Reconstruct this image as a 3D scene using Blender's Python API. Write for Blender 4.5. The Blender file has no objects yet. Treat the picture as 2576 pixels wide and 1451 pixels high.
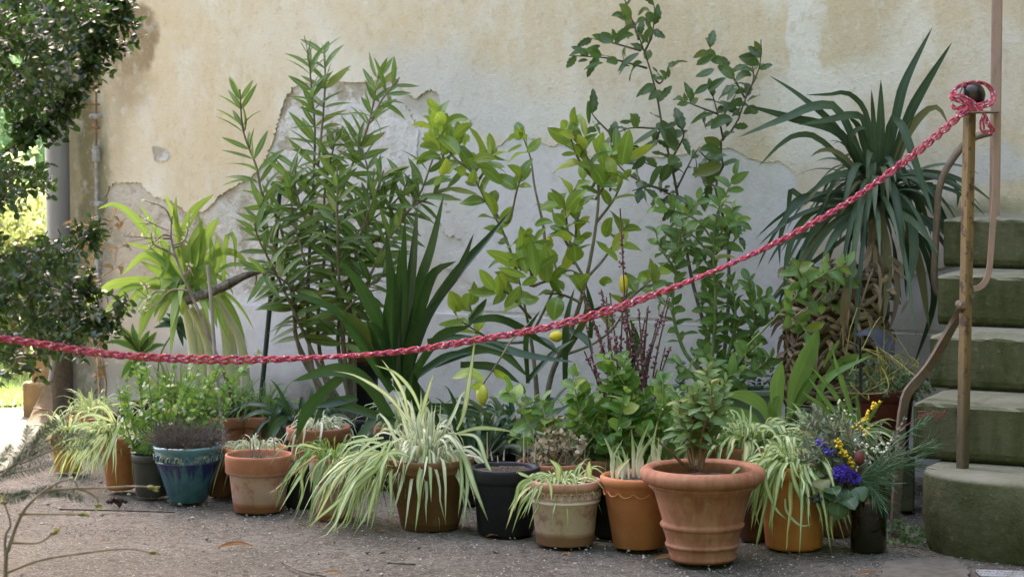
import bpy, math, random
import numpy as np
from mathutils import Vector, Matrix
from mathutils.geometry import tessellate_polygon
R = math.radians
rng = np.random.default_rng(7)
random.seed(7)
sc = bpy.context.scene
COL = sc.collection

# ------------------------------------------------------------------ camera, sky, sun, exposure
PITCH = R(4.245); FU = 5800.0; CH = 1.30          # photo units: 2576 x 1451
cam = bpy.data.cameras.new("camera"); camo = bpy.data.objects.new("camera", cam); COL.objects.link(camo)
cam.sensor_width = 36.0; cam.lens = 36.0 * FU / 2576.0
cam.clip_start = 0.1; cam.clip_end = 500.0
camo.location = (0, 0, CH); camo.rotation_euler = (math.pi / 2 - PITCH, 0, 0)
cam.dof.use_dof = True; cam.dof.focus_distance = 7.3; cam.dof.aperture_fstop = 7.1
sc.camera = camo
SUN_EL = R(52); SUN_AZ = R(-5)                    # sun behind the house, a little to the left
w = bpy.data.worlds.new("World"); sc.world = w; w.use_nodes = True
sky = w.node_tree.nodes.new("ShaderNodeTexSky"); sky.sky_type = 'NISHITA'; sky.sun_disc = False
sky.sun_elevation = SUN_EL; sky.sun_rotation = SUN_AZ
sky.air_density = 1.0; sky.dust_density = 4.0; sky.ozone_density = 0.4
bg = w.node_tree.nodes["Background"]; bg.inputs[1].default_value = 0.15
wbn = w.node_tree.nodes.new("ShaderNodeMix"); wbn.data_type = 'RGBA'; wbn.blend_type = 'MULTIPLY'; wbn.inputs[0].default_value = 1.0
wbn.inputs[7].default_value = (1.105, 0.975, 0.925, 1)     # camera balanced for open shade
w.node_tree.links.new(sky.outputs[0], wbn.inputs[6]); w.node_tree.links.new(wbn.outputs[2], bg.inputs[0])
sl = bpy.data.lights.new("sun", 'SUN'); sl.energy = 4.0; sl.angle = R(0.5); sl.color = (1.0, 0.95, 0.86)
so = bpy.data.objects.new("sun", sl); COL.objects.link(so)
sd = Vector((math.sin(SUN_AZ) * math.cos(SUN_EL), math.cos(SUN_AZ) * math.cos(SUN_EL), math.sin(SUN_EL)))
so.rotation_euler = (-sd).to_track_quat('-Z', 'Y').to_euler(); so.location = (-3, 20, 20)
vs = sc.view_settings
vs.view_transform = 'Standard'; vs.look = 'None'; vs.gamma = 1.0; vs.exposure = 3.48
sc.cycles.max_bounces = 8; sc.cycles.diffuse_bounces = 4; sc.cycles.glossy_bounces = 3
sc.cycles.transmission_bounces = 6; sc.cycles.transparent_max_bounces = 8
sc.cycles.use_denoising = True

# ------------------------------------------------------------------ photo points to places
def P(x, y, D):
    u = (x - 1288) / FU; v = -(y - 725.5) / FU
    dy = math.cos(PITCH) + v * math.sin(PITCH); dz = -math.sin(PITCH) + v * math.cos(PITCH)
    return np.array((u * D / dy, D, CH + dz * D / dy))
def ground(x, y, z=0.0):
    p = P(x, y, 1.0); t = (z - CH) / (p[2] - CH)
    return np.array((p[0] * t, t, z))
S3 = 0.33327
TILE = dict(A=(0, 0, S3), B=(858.5, 0, S3), C=(1717, 0, S3), D=(0, 483.7, S3), E=(858.5, 483.7, S3), F=(1717, 483.7, S3),
            G=(0, 754.7, .4798), H=(628.9, 754.7, .4798), I=(1257.8, 754.7, .4798), J=(1821.3, 754.7, .4798), U=(0, 0, 1.0))
def T(t, *pts):
    a, b, s = TILE[t]
    return [(a + p[0] * s, b + p[1] * s) for p in pts]
TH = math.atan(0.5); ES = np.array((math.cos(TH), -math.sin(TH), 0)); EN = np.array((math.sin(TH), math.cos(TH), 0))
WO = np.array((0, 9.1, 0.0))
def wall_pt(x, y, n=0.0):                        # photo point -> (s, z) on the house wall
    p = P(x, y, 1.0); c = np.array((0, 0, CH)); d = p - c
    t = (np.dot(WO - c, EN) + n) / np.dot(d, EN); q = c + d * t
    return np.dot(q - WO, ES), q[2]
def wall_D(x): return 9.1 / (1 + 0.5 * (x - 1288) / FU)
def wl(s, n, z): return WO + ES * s + EN * n + np.array((0, 0, z))

# ------------------------------------------------------------------ mesh building
def nrm(a):
    a = np.asarray(a, float)
    return a / np.maximum(np.linalg.norm(a, axis=-1, keepdims=True), 1e-9)
class MB:
    def __init__(s): s.v = []; s.f = []; s.uv = []; s.r = []; s.n = 0
    def add(s, v, f, uv=None, r=0.5):
        v = np.asarray(v, float).reshape(-1, 3); f = np.asarray(f, int)
        if f.shape[1] == 3: f = np.concatenate([f, -np.ones((len(f), 1), int) - s.n], 1)
        s.v.append(v); s.f.append(f + s.n)
        s.uv.append(np.zeros((len(v), 2)) if uv is None else np.asarray(uv, float).reshape(-1, 2))
        s.r.append(np.full(len(v), r) if np.isscalar(r) else np.asarray(r, float).ravel()); s.n += len(v)
        return s
    def build(s, name, mat, parent=None, smooth=True):
        v = np.concatenate(s.v); f = np.concatenate(s.f); uv = np.concatenate(s.uv); r = np.concatenate(s.r)
        if parent is not None:
            M = np.array(parent_matrix(parent).inverted()); v = v @ M[:3, :3].T + M[:3, 3]
        me = bpy.data.meshes.new(name)
        keep = f >= 0; cnt = keep.sum(1); li = f[keep]
        me.vertices.add(len(v)); me.vertices.foreach_set('co', v.astype(np.float32).ravel())
        me.loops.add(len(li)); me.loops.foreach_set('vertex_index', li.astype(np.int32))
        st = np.concatenate([[0], np.cumsum(cnt)[:-1]])
        me.polygons.add(len(f)); me.polygons.foreach_set('loop_start', st.astype(np.int32))
        me.update(calc_edges=True); me.validate()
        me.polygons.foreach_set('use_smooth', np.full(len(me.polygons), smooth))
        u = me.uv_layers.new(name='UVMap')
        if len(me.loops) == len(li): u.data.foreach_set('uv', uv[li].astype(np.float32).ravel())
        a = me.attributes.new('rnd', 'FLOAT', 'POINT'); a.data.foreach_set('value', r.astype(np.float32))
        o = bpy.data.objects.new(name, me); COL.objects.link(o)
        if mat: me.materials.append(mat)
        if parent is not None: o.parent = parent
        return o
def parent_matrix(o):
    m = o.matrix_basis.copy()
    while o.parent: o = o.parent; m = o.matrix_basis @ m
    return m
def thing(name, label, cat, loc=(0, 0, 0), rot=0.0, group=None):
    o = bpy.data.objects.new(name, None); COL.objects.link(o); o.location = tuple(loc); o.rotation_euler = (0, 0, rot)
    o.empty_display_size = 0.1
    return tag(o, label, cat, group)
def tag(o, label=None, cat=None, group=None, kind=None):
    if label: o['label'] = label
    if cat: o['category'] = cat
    if group: o['group'] = group
    if kind: o['kind'] = kind
    return o
def grid_faces(n, m, wrap=False):
    i, j = np.meshgrid(np.arange(n - 1), np.arange(m if wrap else m - 1), indexing='ij')
    j2 = (j + 1) % m
    return np.stack([i * m + j, i * m + j2, (i + 1) * m + j2, (i + 1) * m + j], -1).reshape(-1, 4)
def smooth_path(pts, n):
    p = np.asarray(pts, float)
    if len(p) == 2: t = np.linspace(0, 1, n)[:, None]; return p[0] * (1 - t) + p[1] * t
    q = np.concatenate([[2 * p[0] - p[1]], p, [2 * p[-1] - p[-2]]])
    seg = np.linalg.norm(np.diff(p, axis=0), axis=1); cs = np.concatenate([[0], np.cumsum(seg)])
    tt = np.linspace(0, cs[-1], n); k = np.clip(np.searchsorted(cs, tt, side='right') - 1, 0, len(seg) - 1)
    u = ((tt - cs[k]) / np.maximum(seg[k], 1e-9))[:, None]
    a, b, c, d = q[k], q[k + 1], q[k + 2], q[k + 3]
    return 0.5 * (2 * b + (c - a) * u + (2 * a - 5 * b + 4 * c - d) * u ** 2 + (3 * b - a - 3 * c + d) * u ** 3)
def tube(mb, pts, rad, sides=6, n=None, rnd=None, cap=True, flat=1.0, hint=None):
    p = smooth_path(pts, n or max(3, len(pts) * 4)); N = len(p)
    r = np.interp(np.linspace(0, 1, N), np.linspace(0, 1, len(np.atleast_1d(rad))), np.atleast_1d(rad))
    t = nrm(np.gradient(p, axis=0)); a = np.array(hint if hint is not None else (0.13, -1, 0.21))
    s = nrm(np.cross(t, a)); b = np.cross(s, t)
    th = np.linspace(0, 2 * math.pi, sides + 1)
    ring = p[:, None] + r[:, None, None] * (np.cos(th)[None, :, None] * s[:, None] + flat * np.sin(th)[None, :, None] * b[:, None])
    L = np.concatenate([[0], np.cumsum(np.linalg.norm(np.diff(p, axis=0), axis=1))])
    uv = np.stack(np.broadcast_arrays(np.linspace(0, 1, sides + 1)[None, :], L[:, None]), -1)
    mb.add(ring, grid_faces(N, sides + 1), uv, random.random() if rnd is None else rnd)
    if cap:
        for e in (0, N - 1):
            vv = np.concatenate([[p[e]], ring[e, :sides]]); k = np.arange(sides)
            f = np.stack([np.zeros(sides, int), 1 + k, 1 + (k + 1) % sides], 1)
            mb.add(vv, f if e else f[:, ::-1], None, 0.5)
    return p
def ribbon_flat(mb, pts, w_, th_, n=24, hint=(0, -1, 0)):   # flat iron bar
    p = smooth_path(pts, n); t = nrm(np.gradient(p, axis=0)); h = np.array(hint, float)
    s = nrm(np.cross(t, h)); b = nrm(np.cross(s, t))
    c = [(-1, -1), (1, -1), (1, 1), (-1, 1)]
    v = np.stack([p + s * (w_ / 2 * x) + b * (th_ / 2 * y) for x, y in c], 1)
    mb.add(v, grid_faces(n, 4, True)); mb.add(v[0], [[3, 2, 1, 0]]); mb.add(v[-1], [[0, 1, 2, 3]])
def lathe(mb, prof, c=(0, 0, 0), seg=64, squash=1.0, rnd=0.5, wob=0.0):
    prof = np.asarray(prof, float); th = np.linspace(0, 2 * math.pi, seg + 1)
    wv = 1 + wob * np.sin(2 * th + 1) + wob * .6 * np.sin(3 * th)
    x = prof[:, 0:1] * np.cos(th) * wv; y = prof[:, 0:1] * np.sin(th) * squash * wv; z = np.repeat(prof[:, 1:2], seg + 1, 1)
    L = np.concatenate([[0], np.cumsum(np.linalg.norm(np.diff(prof, axis=0), axis=1))])
    uv = np.stack(np.broadcast_arrays(th[None] / (2 * math.pi), L[:, None]), -1)
    mb.add(np.stack([x, y, z], -1) + np.asarray(c), grid_faces(len(prof), seg + 1), uv, rnd)
def box(mb, lo, hi, M=None, bev=0.0):
    x0, y0, z0 = lo; x1, y1, z1 = hi
    if bev:                                            # rounded box by chamfered slices
        b = bev; v = []; f = []
        rings = [(z0, b), (z0 + b, 0), (z1 - b, 0), (z1 - b * .3, b * .35), (z1, b)]
        for z, i in rings:
            v += [(x0 + i + b, y0 + i, z), (x1 - i - b, y0 + i, z), (x1 - i, y0 + i + b, z), (x1 - i, y1 - i - b, z), (x1 - i - b, y1 - i, z), (x0 + i + b, y1 - i, z), (x0 + i, y1 - i - b, z), (x0 + i, y0 + i + b, z)]
        f = grid_faces(len(rings), 8, True); v = np.array(v, float)
        if M is not None: v = v @ np.array(M)[:3, :3].T + np.array(M)[:3, 3]
        mb.add(v, f); n = len(v)
        tp = v[-8:]; mb.add(np.concatenate([tp, [tp.mean(0)]]), [(k, (k + 1) % 8, 8) for k in range(8)])
        bt = v[:8]; mb.add(np.concatenate([bt, [bt.mean(0)]]), [((k + 1) % 8, k, 8) for k in range(8)])
        return
    v = np.array([(x0, y0, z0), (x1, y0, z0), (x1, y1, z0), (x0, y1, z0), (x0, y0, z1), (x1, y0, z1), (x1, y1, z1), (x0, y1, z1)], float)
    if M is not None: v = v @ np.array(M)[:3, :3].T + np.array(M)[:3, 3]
    mb.add(v, [(0, 3, 2, 1), (4, 5, 6, 7), (0, 1, 5, 4), (1, 2, 6, 5), (2, 3, 7, 6), (3, 0, 4, 7)])
_o = np.array([(1, 0, 0), (-1, 0, 0), (0, 1, 0), (0, -1, 0), (0, 0, 1), (0, 0, -1)], float)
_of = [(0, 2, 4), (2, 1, 4), (1, 3, 4), (3, 0, 4), (2, 0, 5), (1, 2, 5), (3, 1, 5), (0, 3, 5)]
def _sub(v, f):
    v = [tuple(x) for x in v]; c = {}; g = []
    def m(a, b):
        k = (min(a, b), max(a, b))
        if k not in c: c[k] = len(v); v.append(tuple(nrm((np.array(v[a]) + np.array(v[b])) / 2)))
        return c[k]
    for a, b, d in f:
        x, y, z = m(a, b), m(b, d), m(d, a); g += [(a, x, z), (x, b, y), (z, y, d), (x, y, z)]
    return np.array(v), g
S1, S1F = _sub(_o, _of); S2, S2F = _sub(S1, S1F)
def balls(mb, cs, rs, lo=False, jit=0.0, sq=None):
    V, F = (_o, np.array(_of)) if lo else (S1, np.array(S1F))
    cs = np.asarray(cs, float).reshape(-1, 3); rs = np.broadcast_to(rs, (len(cs),)); k = len(V)
    v = V[None] * rs[:, None, None]
    if sq is not None: v = v * np.asarray(sq)
    if jit: v = v * (1 + rng.uniform(-jit, jit, (len(cs), k, 1)))
    v = v + cs[:, None]
    f = (F[None] + (np.arange(len(cs)) * k)[:, None, None]).reshape(-1, 3)
    mb.add(v, f, None, np.repeat(rng.random(len(cs)), k))
# --- leaves
def prof(kind, n):
    t = np.linspace(0, 1, n)
    if kind == 'lance': return np.sin(math.pi * t ** 0.85) ** 0.85 * (1 - .05 * t)
    if kind == 'ellip': return np.sin(math.pi * t ** 0.9) ** 0.72
    if kind == 'round': return np.sin(math.pi * np.clip(t, 0, 1) ** 0.75) ** 0.55
    if kind == 'holly': return np.sin(math.pi * t ** 0.9) ** 0.7 * (1 + 0.13 * (-1) ** np.arange(n))
    if kind == 'strap': return np.clip(0.62 + 0.5 * t, 0, 1) * np.clip((1 - t) / 0.42, 0, 1) ** 0.75
    if kind == 'blade': return np.clip(0.45 + 1.1 * t, 0, 1) * np.clip((1 - t) / 0.6, 0, 1) ** 0.8
    if kind == 'paddle': return (0.25 + 0.75 * np.clip((t - .1) / .35, 0, 1) ** 1.2) * np.clip((1 - t) / 0.3, 0, 1) ** 0.6
def leaves(mb, base, d, up, L, W, kind='ellip', n=6, droop=0.25, fold=0.12, wav=0.0):
    base = np.asarray(base, float).reshape(-1, 3); N = len(base)
    d = nrm(np.broadcast_to(d, (N, 3))); up = np.broadcast_to(up, (N, 3))
    L = np.broadcast_to(L, (N,)); W = np.broadcast_to(W, (N,)); droop = np.broadcast_to(droop, (N,))
    s = nrm(np.cross(d, up)); nn = np.cross(s, d)
    t = np.linspace(0, 1, n); pr = prof(kind, n)
    c = base[:, None] + d[:, None] * (L[:, None] * t)[..., None] - nn[:, None] * (L[:, None] * droop[:, None] * t ** 2)[..., None]
    hw = (W[:, None] * 0.5 * pr)[..., None]
    f = fold * hw
    wv = 0
    if wav: wv = nn[:, None] * (np.sin(t * 9 + rng.uniform(0, 6, (N, 1))) * wav)[..., None] * W[:, None, None]
    l = c - s[:, None] * hw + nn[:, None] * f * 2 + wv; r = c + s[:, None] * hw + nn[:, None] * f * 2 - wv
    v = np.stack([l, c, r], 2)
    fs = (grid_faces(n, 3)[None] + (np.arange(N) * n * 3)[:, None, None]).reshape(-1, 4)
    uv = np.zeros((N, n, 3, 2)); uv[..., 0] = np.array([0, .5, 1]); uv[..., 1] = t[None, :, None]
    mb.add(v, fs, uv, np.repeat(rng.random(N), n * 3))
def strap(mb, pts, w_, kind='strap', n=14, normal=(0, -1, .25), fold=0.15, twist=0.0, rnd=None):
    p = smooth_path(pts, n); t = nrm(np.gradient(p, axis=0)); nv = np.array(normal, float)
    s = nrm(np.cross(t, nv)); nn = np.cross(s, t)
    if twist:
        a = np.linspace(0, twist, n)[:, None]; s, nn = s * np.cos(a) + nn * np.sin(a), nn * np.cos(a) - s * np.sin(a)
    hw = (w_ * .5 * prof(kind, n))[:, None]
    v = np.stack([p - s * hw + nn * hw * fold * 2, p, p + s * hw + nn * hw * fold * 2], 1)
    uv = np.zeros((n, 3, 2)); uv[..., 0] = (0, .5, 1); uv[..., 1] = np.linspace(0, 1, n)[:, None]
    mb.add(v, grid_faces(n, 3), uv, random.random() if rnd is None else rnd)
def tpath(U, D0, D1=None):
    D1 = D0 if D1 is None else D1; k = len(U)
    return np.array([P(x, y, D0 + (D1 - D0) * i / max(1, k - 1)) for i, (x, y) in enumerate(U)])
def rdir(n=1): return nrm(rng.normal(size=(n, 3)))
def leafy(mb, path, start, sp, L, W, kind, per=1, ang=(45, 70), n=6, droop=.25, fold=.12, upbias=0.0, flat=0.6, tipL=.6, wav=0., phase=None, face=.8):
    """leaves in whorls along a stem; ang: angle to the stem, near the tip / at the start"""
    p = smooth_path(path, 60); seg = np.concatenate([[0], np.cumsum(np.linalg.norm(np.diff(p, axis=0), axis=1))])
    s = np.arange(start * seg[-1], seg[-1] * .995, sp)
    if len(s) == 0: return
    s = s + rng.uniform(-.3, .3, len(s)) * sp; s = np.clip(s, 0, seg[-1])
    s = np.repeat(s, per); m = len(s)
    q = np.stack([np.interp(s, seg, p[:, k]) for k in range(3)], 1)
    tg = nrm(np.stack([np.interp(s, seg, np.gradient(p, axis=0)[:, k]) for k in range(3)], 1))
    az = np.repeat(np.arange(m // per) * 2.4, per) + np.tile(np.arange(per) * 2 * math.pi / per, m // per) + rng.uniform(-.4, .4, m) + (phase or 0)
    a = nrm(np.cross(tg, (0.2, 1, 0.1))); b = np.cross(tg, a)
    rad = a * np.cos(az)[:, None] + b * (np.sin(az) * flat)[:, None]; rad = nrm(rad)
    f = s / seg[-1]; an = np.radians(np.interp(f, [start, 1], [ang[1], ang[0]]) + rng.uniform(-14, 14, m))
    d = nrm(tg * np.cos(an)[:, None] + rad * np.sin(an)[:, None] + np.array((0, 0, upbias)))
    sz = np.interp(f, [start, .75, 1], [1, 1, tipL]) * rng.uniform(.72, 1.15, m)
    up = nrm(tg * .5 + rng.normal(size=(m, 3)) * .38 + np.array((0, -.85, .5)) * face)
    leaves(mb, q, d, up, L * sz, W * sz * rng.uniform(.85, 1.1, m), kind, n, rng.uniform(-.05, 2 * droop, m), fold, wav)
def arc(c, az, el, L, g, n=9, zmin=0.008):
    t = np.linspace(0, 1, n)[:, None]
    d = np.array((math.cos(az) * math.cos(el), math.sin(az) * math.cos(el), math.sin(el)))
    p = np.asarray(c) + d * L * t * (1 - .15 * t) - np.array((0, 0, 1)) * (g * L) * t ** 2
    lim = zmin + rng.uniform(0, .02); low = p[:, 2] < lim
    p[low, 2] = lim
    return p

# ------------------------------------------------------------------ materials
class Nt:
    def __init__(s, name):
        s.m = bpy.data.materials.new(name); s.m.use_nodes = True; s.t = s.m.node_tree
        s.b = s.t.nodes['Principled BSDF']; s.out = s.t.nodes['Material Output']
    def n(s, ty, ins=None, out=0, **pr):
        nd = s.t.nodes.new('ShaderNode' + ty)
        for k, v in pr.items(): setattr(nd, k, v)
        for k, v in (ins or {}).items(): s.set(nd, k, v)
        return nd.outputs[out] if out is not None else nd
    def set(s, nd, k, v):
        i = nd.inputs[k]
        if isinstance(v, bpy.types.NodeSocket): s.t.links.new(v, i)
        else: i.default_value = v
    def noise(s, vec, sc_, det=4, rough=.55, dist=0, out=0, dim='3D'):
        return s.n('TexNoise', dict(Vector=vec, Scale=sc_, Detail=det, Roughness=rough, Distortion=dist), out, noise_dimensions=dim)
    def ramp(s, v, a, b, lo=0., hi=1., smooth=True):
        return s.n('MapRange', {'Value': v, 'From Min': a, 'From Max': b, 'To Min': lo, 'To Max': hi}, 0, interpolation_type='SMOOTHSTEP' if smooth else 'LINEAR')
    def mix(s, f, a, b, mode='MIX'):
        nd = s.n('Mix', None, None, data_type='RGBA', blend_type=mode, clamp_factor=True)
        s.set(nd, 0, f)
        for k, v in ((6, a), (7, b)):
            s.set(nd, k, v if isinstance(v, bpy.types.NodeSocket) else (*v[:3], 1))
        return nd.outputs[2]
    def math(s, op, a, b=0.0, c=None):
        ins = {0: a, 1: b}
        if c is not None: ins[2] = c
        return s.n('Math', ins, 0, operation=op)
    def obj(s): return s.n('TexCoord', None, 3)
    def gen(s): return s.n('TexCoord', None, 0)
    def uv(s): return s.n('TexCoord', None, 2)
    def xyz(s, v): nd = s.n('SeparateXYZ', {0: v}, None); return nd.outputs
    def scale(s, v, x): return s.n('VectorMath', {0: v, 1: x}, 0, operation='MULTIPLY')
    def bump(s, h, st=.3, dist=.01, prev=None):
        ins = {'Height': h, 'Strength': st, 'Distance': dist}
        if prev is not None: ins['Normal'] = prev
        return s.n('Bump', ins, 0)
    def fin(s, col=None, rough=None, normal=None, **kw):
        for k, v in (('Base Color', col), ('Roughness', rough), ('Normal', normal), *kw.items()):
            if v is None: continue
            if k == 'Base Color' and not isinstance(v, bpy.types.NodeSocket): v = (*v[:3], 1)
            s.set(s.b, k, v)
        return s.m
def srgb(r, g, b):
    f = lambda c: ((c / 255 + .055) / 1.055) ** 2.4 if c > 10 else c / 255 / 12.92
    return (f(r), f(g), f(b))
def leaf_mat(name, c1, c2, trans=None, rough=.42, rib=0.25, back=0.35, edge=None, tipc=None, spots=None, tw=0.35, brown=False, old=.55, spec=.3):
    t = Nt(name); r = t.n('Attribute', None, 2, attribute_name='rnd'); uv = t.xyz(t.uv())
    col = t.mix(t.ramp(r, 0, 1), c1, c2)
    nz = t.noise(t.obj(), 9, 2); col = t.mix(t.ramp(nz, .35, .7, 0, .5), col, tuple(x * .72 for x in c1))
    d = t.math('ABSOLUTE', t.math('SUBTRACT', uv[0], .5))
    if edge: col = t.mix(t.ramp(d, *edge[1:]), col, edge[0])
    if tipc: col = t.mix(t.ramp(uv[1], *tipc[1:]), col, tipc[0])
    if rib: col = t.mix(t.ramp(d, .0, .09, rib, 0), col, tuple(min(1, x * 2.2 + .03) for x in c2))
    if old: col = t.mix(t.ramp(r, .90, .96, 0, old), col, (min(1, c2[0] * 1.7 + .04), c2[1] * 1.12, c2[2] * .7)); col = t.mix(t.ramp(t.noise(t.obj(), 38, 3, .6), .66, .74, 0, .5), col, (c1[0] * 1.3 + .05, c1[1] * .9 + .02, c1[2] * .8))
    if brown: col = t.mix(t.math('MULTIPLY', t.ramp(uv[1], .90, .97), t.ramp(r, .3, .6)), col, (.26, .17, .09))
    if spots: col = t.mix(t.ramp(t.noise(t.obj(), 55, 2), .63, .7, 0, .8), col, spots)
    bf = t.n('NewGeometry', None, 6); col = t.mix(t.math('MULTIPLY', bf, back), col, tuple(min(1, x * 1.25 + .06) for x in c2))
    t.fin(col, rough); t.b.inputs['Specular IOR Level'].default_value = spec
    tr = t.n('BsdfTranslucent', {'Color': t.mix(.6, col, trans or tuple(x * 1.6 for x in c2))})
    ms = t.n('MixShader', {0: tw, 1: t.b.outputs[0], 2: tr}); t.t.links.new(ms, t.out.inputs[0])
    return t.m
def bark_mat(name, c1, c2, sc_=40):
    t = Nt(name); o = t.obj(); n = t.noise(t.scale(o, (1, 1, .35)), sc_, 4)
    return t.fin(t.mix(t.ramp(n, .35, .65), c1, c2), .85, t.bump(n, .5, .004))
def plain(name, c, rough=.6, c2=None, sc_=30, bump=.15, metal=0.0):
    t = Nt(name); n = t.noise(t.obj(), sc_, 5)
    return t.fin(t.mix(t.ramp(n, .3, .7), c, c2 or tuple(x * .75 for x in c)), rough, t.bump(n, bump, .003), Metallic=metal, **{'Specular IOR Level': .25})
def clay_mat(name, c1, c2, lime=0.0, limec=(.55, .5, .46), H=.2, foot=0.0, streak=0.0, dirt=.35, rough=.85, lo=.1, hi=.9):
    """terracotta: mottled clay, lime bloom over a band of the height, bare foot, drips, grime"""
    t = Nt(name); o = t.obj(); z = t.math('DIVIDE', t.xyz(o)[2], H)
    n1 = t.noise(o, 14, 5); n2 = t.noise(o, 55, 4); n3 = t.noise(t.scale(o, (9, 9, 1.2)), 7, 4)
    col = t.mix(t.ramp(n1, .35, .68), c1, c2)
    if lime:
        msk = t.math('MULTIPLY', t.ramp(t.math('ADD', n1, t.math('MULTIPLY', n2, .5)), .42, .82), t.math('MULTIPLY', t.ramp(z, lo, lo + .06), t.ramp(z, hi, hi + .08, 1, 0)))
        col = t.mix(t.math('MULTIPLY', msk, lime), col, limec)
    if streak: col = t.mix(t.math('MULTIPLY', t.ramp(n3, .5, .7), streak), col, tuple(x * .55 for x in c1))
    if streak: col = t.mix(t.math('MULTIPLY', t.ramp(n3, .32, .44, 1, 0), streak * .6), col, (.45, .33, .25))
    if foot: col = t.mix(t.ramp(t.math('ADD', z, t.math('MULTIPLY', n1, .04)), foot, foot + .03, .85, 0), col, tuple(x * .75 for x in c1))
    col = t.mix(t.math('MULTIPLY', t.ramp(n2, .6, .75), dirt), col, (.06, .055, .04))
    col = t.mix(t.ramp(t.noise(o, 120, 2), .66, .72, 0, dirt), col, (.08, .075, .06))
    return t.fin(col, rough, t.bump(n2, .25, .003, t.bump(n1, .15, .006)), **{'Specular IOR Level': .15})

G = {}
G['soil'] = plain('soil', (.035, .026, .018), .95, (.09, .07, .05), 90, .8)
G['bark'] = bark_mat('bark', (.10, .075, .05), (.19, .15, .11))
G['bark_dark'] = bark_mat('dark_bark', (.045, .036, .026), (.11, .09, .065))
G['stem_green'] = bark_mat('green_stem', (.10, .15, .05), (.17, .2, .08))
G['twig'] = bark_mat('grey_twig', (.16, .125, .09), (.28, .23, .17))
G['redstem'] = bark_mat('red_stem', (.06, .028, .022), (.11, .06, .042))

# ------------------------------------------------------------------ ground and garden
def build_ground():
    t = Nt('packed_grit'); o = t.obj()
    n1 = t.noise(o, 2.2, 5); n2 = t.noise(o, 38, 5, .65); n3 = t.noise(o, 260, 3, .7); v = t.n('TexVoronoi', {'Vector': o, 'Scale': 210}, 1)
    col = t.mix(t.ramp(n1, .35, .68), (.088, .080, .063), (.126, .116, .093))
    col = t.mix(t.ramp(n2, .45, .66, 0, .8), col, (.038, .031, .023)); col = t.mix(t.ramp(n2, .30, .42, .5, 0), col, (.15, .132, .105)); col = t.mix(t.ramp(t.noise(o, 9, 4), .5, .68, 0, .45), col, (.09, .076, .058))
    col = t.mix(t.ramp(n3, .60, .72, 0, .5), col, (.27, .25, .215)); col = t.mix(t.ramp(n3, .28, .40, .5, 0), col, (.05, .043, .035))
    gv = t.xyz(v)[0]; col = t.mix(t.ramp(gv, .86, .9, 0, .5), col, (.28, .26, .225))
    m = t.fin(col, .95, t.bump(n3, .6, .004, t.bump(n2, .7, .014)), **{'Specular IOR Level': .1})
    mb = MB(); n = 120
    xs = np.concatenate([[-60, -25, -10, -5], np.linspace(-3, 3, n), [5, 10, 25, 60]]); ys = np.concatenate([[-60, -25, -8, 0], np.linspace(4.5, 10, n), [14, 25, 60, 140]])
    X, Y = np.meshgrid(xs, ys, indexing='ij')
    Z = .006 * np.sin(X * 2.1 + 1) * np.sin(Y * 1.7) + .004 * np.sin(X * 5.3 + Y * 3.1)
    Z = np.where((abs(X) < 3) & (Y > 4.5) & (Y < 10), Z, 0) - .006
    mb.add(np.stack([X, Y, Z], -1), grid_faces(len(xs), len(ys))[:, ::-1]); g = mb.build('ground', m); tag(g, kind='structure')
    # loose grit
    t = Nt('grit_stones'); r = t.n('Attribute', None, 2, attribute_name='rnd')
    ms = t.fin(t.mix(r, (.09, .078, .062), (.38, .355, .315)), .9)
    mb = MB(); N = 9000
    y = 5.2 + 3.9 * rng.random(N) ** 1.1; x = rng.uniform(-1, 1, N) * (.235 * y + .1)
    balls(mb, np.stack([x, y, np.full(N, .001)], 1), rng.uniform(.0014, .0042, N) * (1 + (rng.random(N) > .97) * 1.5), True, .35, (1, 1, .7))
    tag(mb.build('gravel', ms, smooth=False), 'loose pale grit scattered over the packed courtyard ground', 'gravel', kind='stuff')
    # lawn beyond the corner
    t = Nt('lawn_soil'); n = t.noise(t.obj(), 3, 4); ml = t.fin(t.mix(n, (.10, .16, .035), (.17, .23, .06)), .95)
    mb = MB(); mb.add([(-30, 10.35, .004), (-2.25, 10.35, .004), (-1.4, 14, .004), (6, 60, .004), (-30, 60, .004)], [[0, 1, 2, 3], [0, 3, 4, 4]][:1]); mb.add([(-30, 10.35, .004), (6, 60, .004), (-30, 60, .004)], [[0, 1, 2]])
    tag(mb.build('lawn', ml, smooth=False), kind='structure')
    mb = MB(); N = 7000
    y = 10.3 + 12 * rng.random(N) ** 1.7; x = -.225 * y + rng.uniform(-.25, .75, N) * (1 + .05 * (y - 10)); k = x < -1.95 - .1 * 0 + .0 * y
    x, y = x[k], y[k]; N = len(x)
    d = nrm(np.stack([rng.normal(0, .35, N), rng.normal(0, .35, N), np.ones(N)], 1))
    leaves(mb, np.stack([x, y, np.full(N, .0)], 1), d, rdir(N), rng.uniform(.03, .09, N), .006, 'blade', 3, .3)
    tag(mb.build('grass', leaf_mat('lawn_grass', (.13, .20, .04), (.20, .28, .07), rib=0)), 'sunlit mown grass of the garden beyond the house corner', 'grass', kind='stuff')
build_ground()

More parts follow.
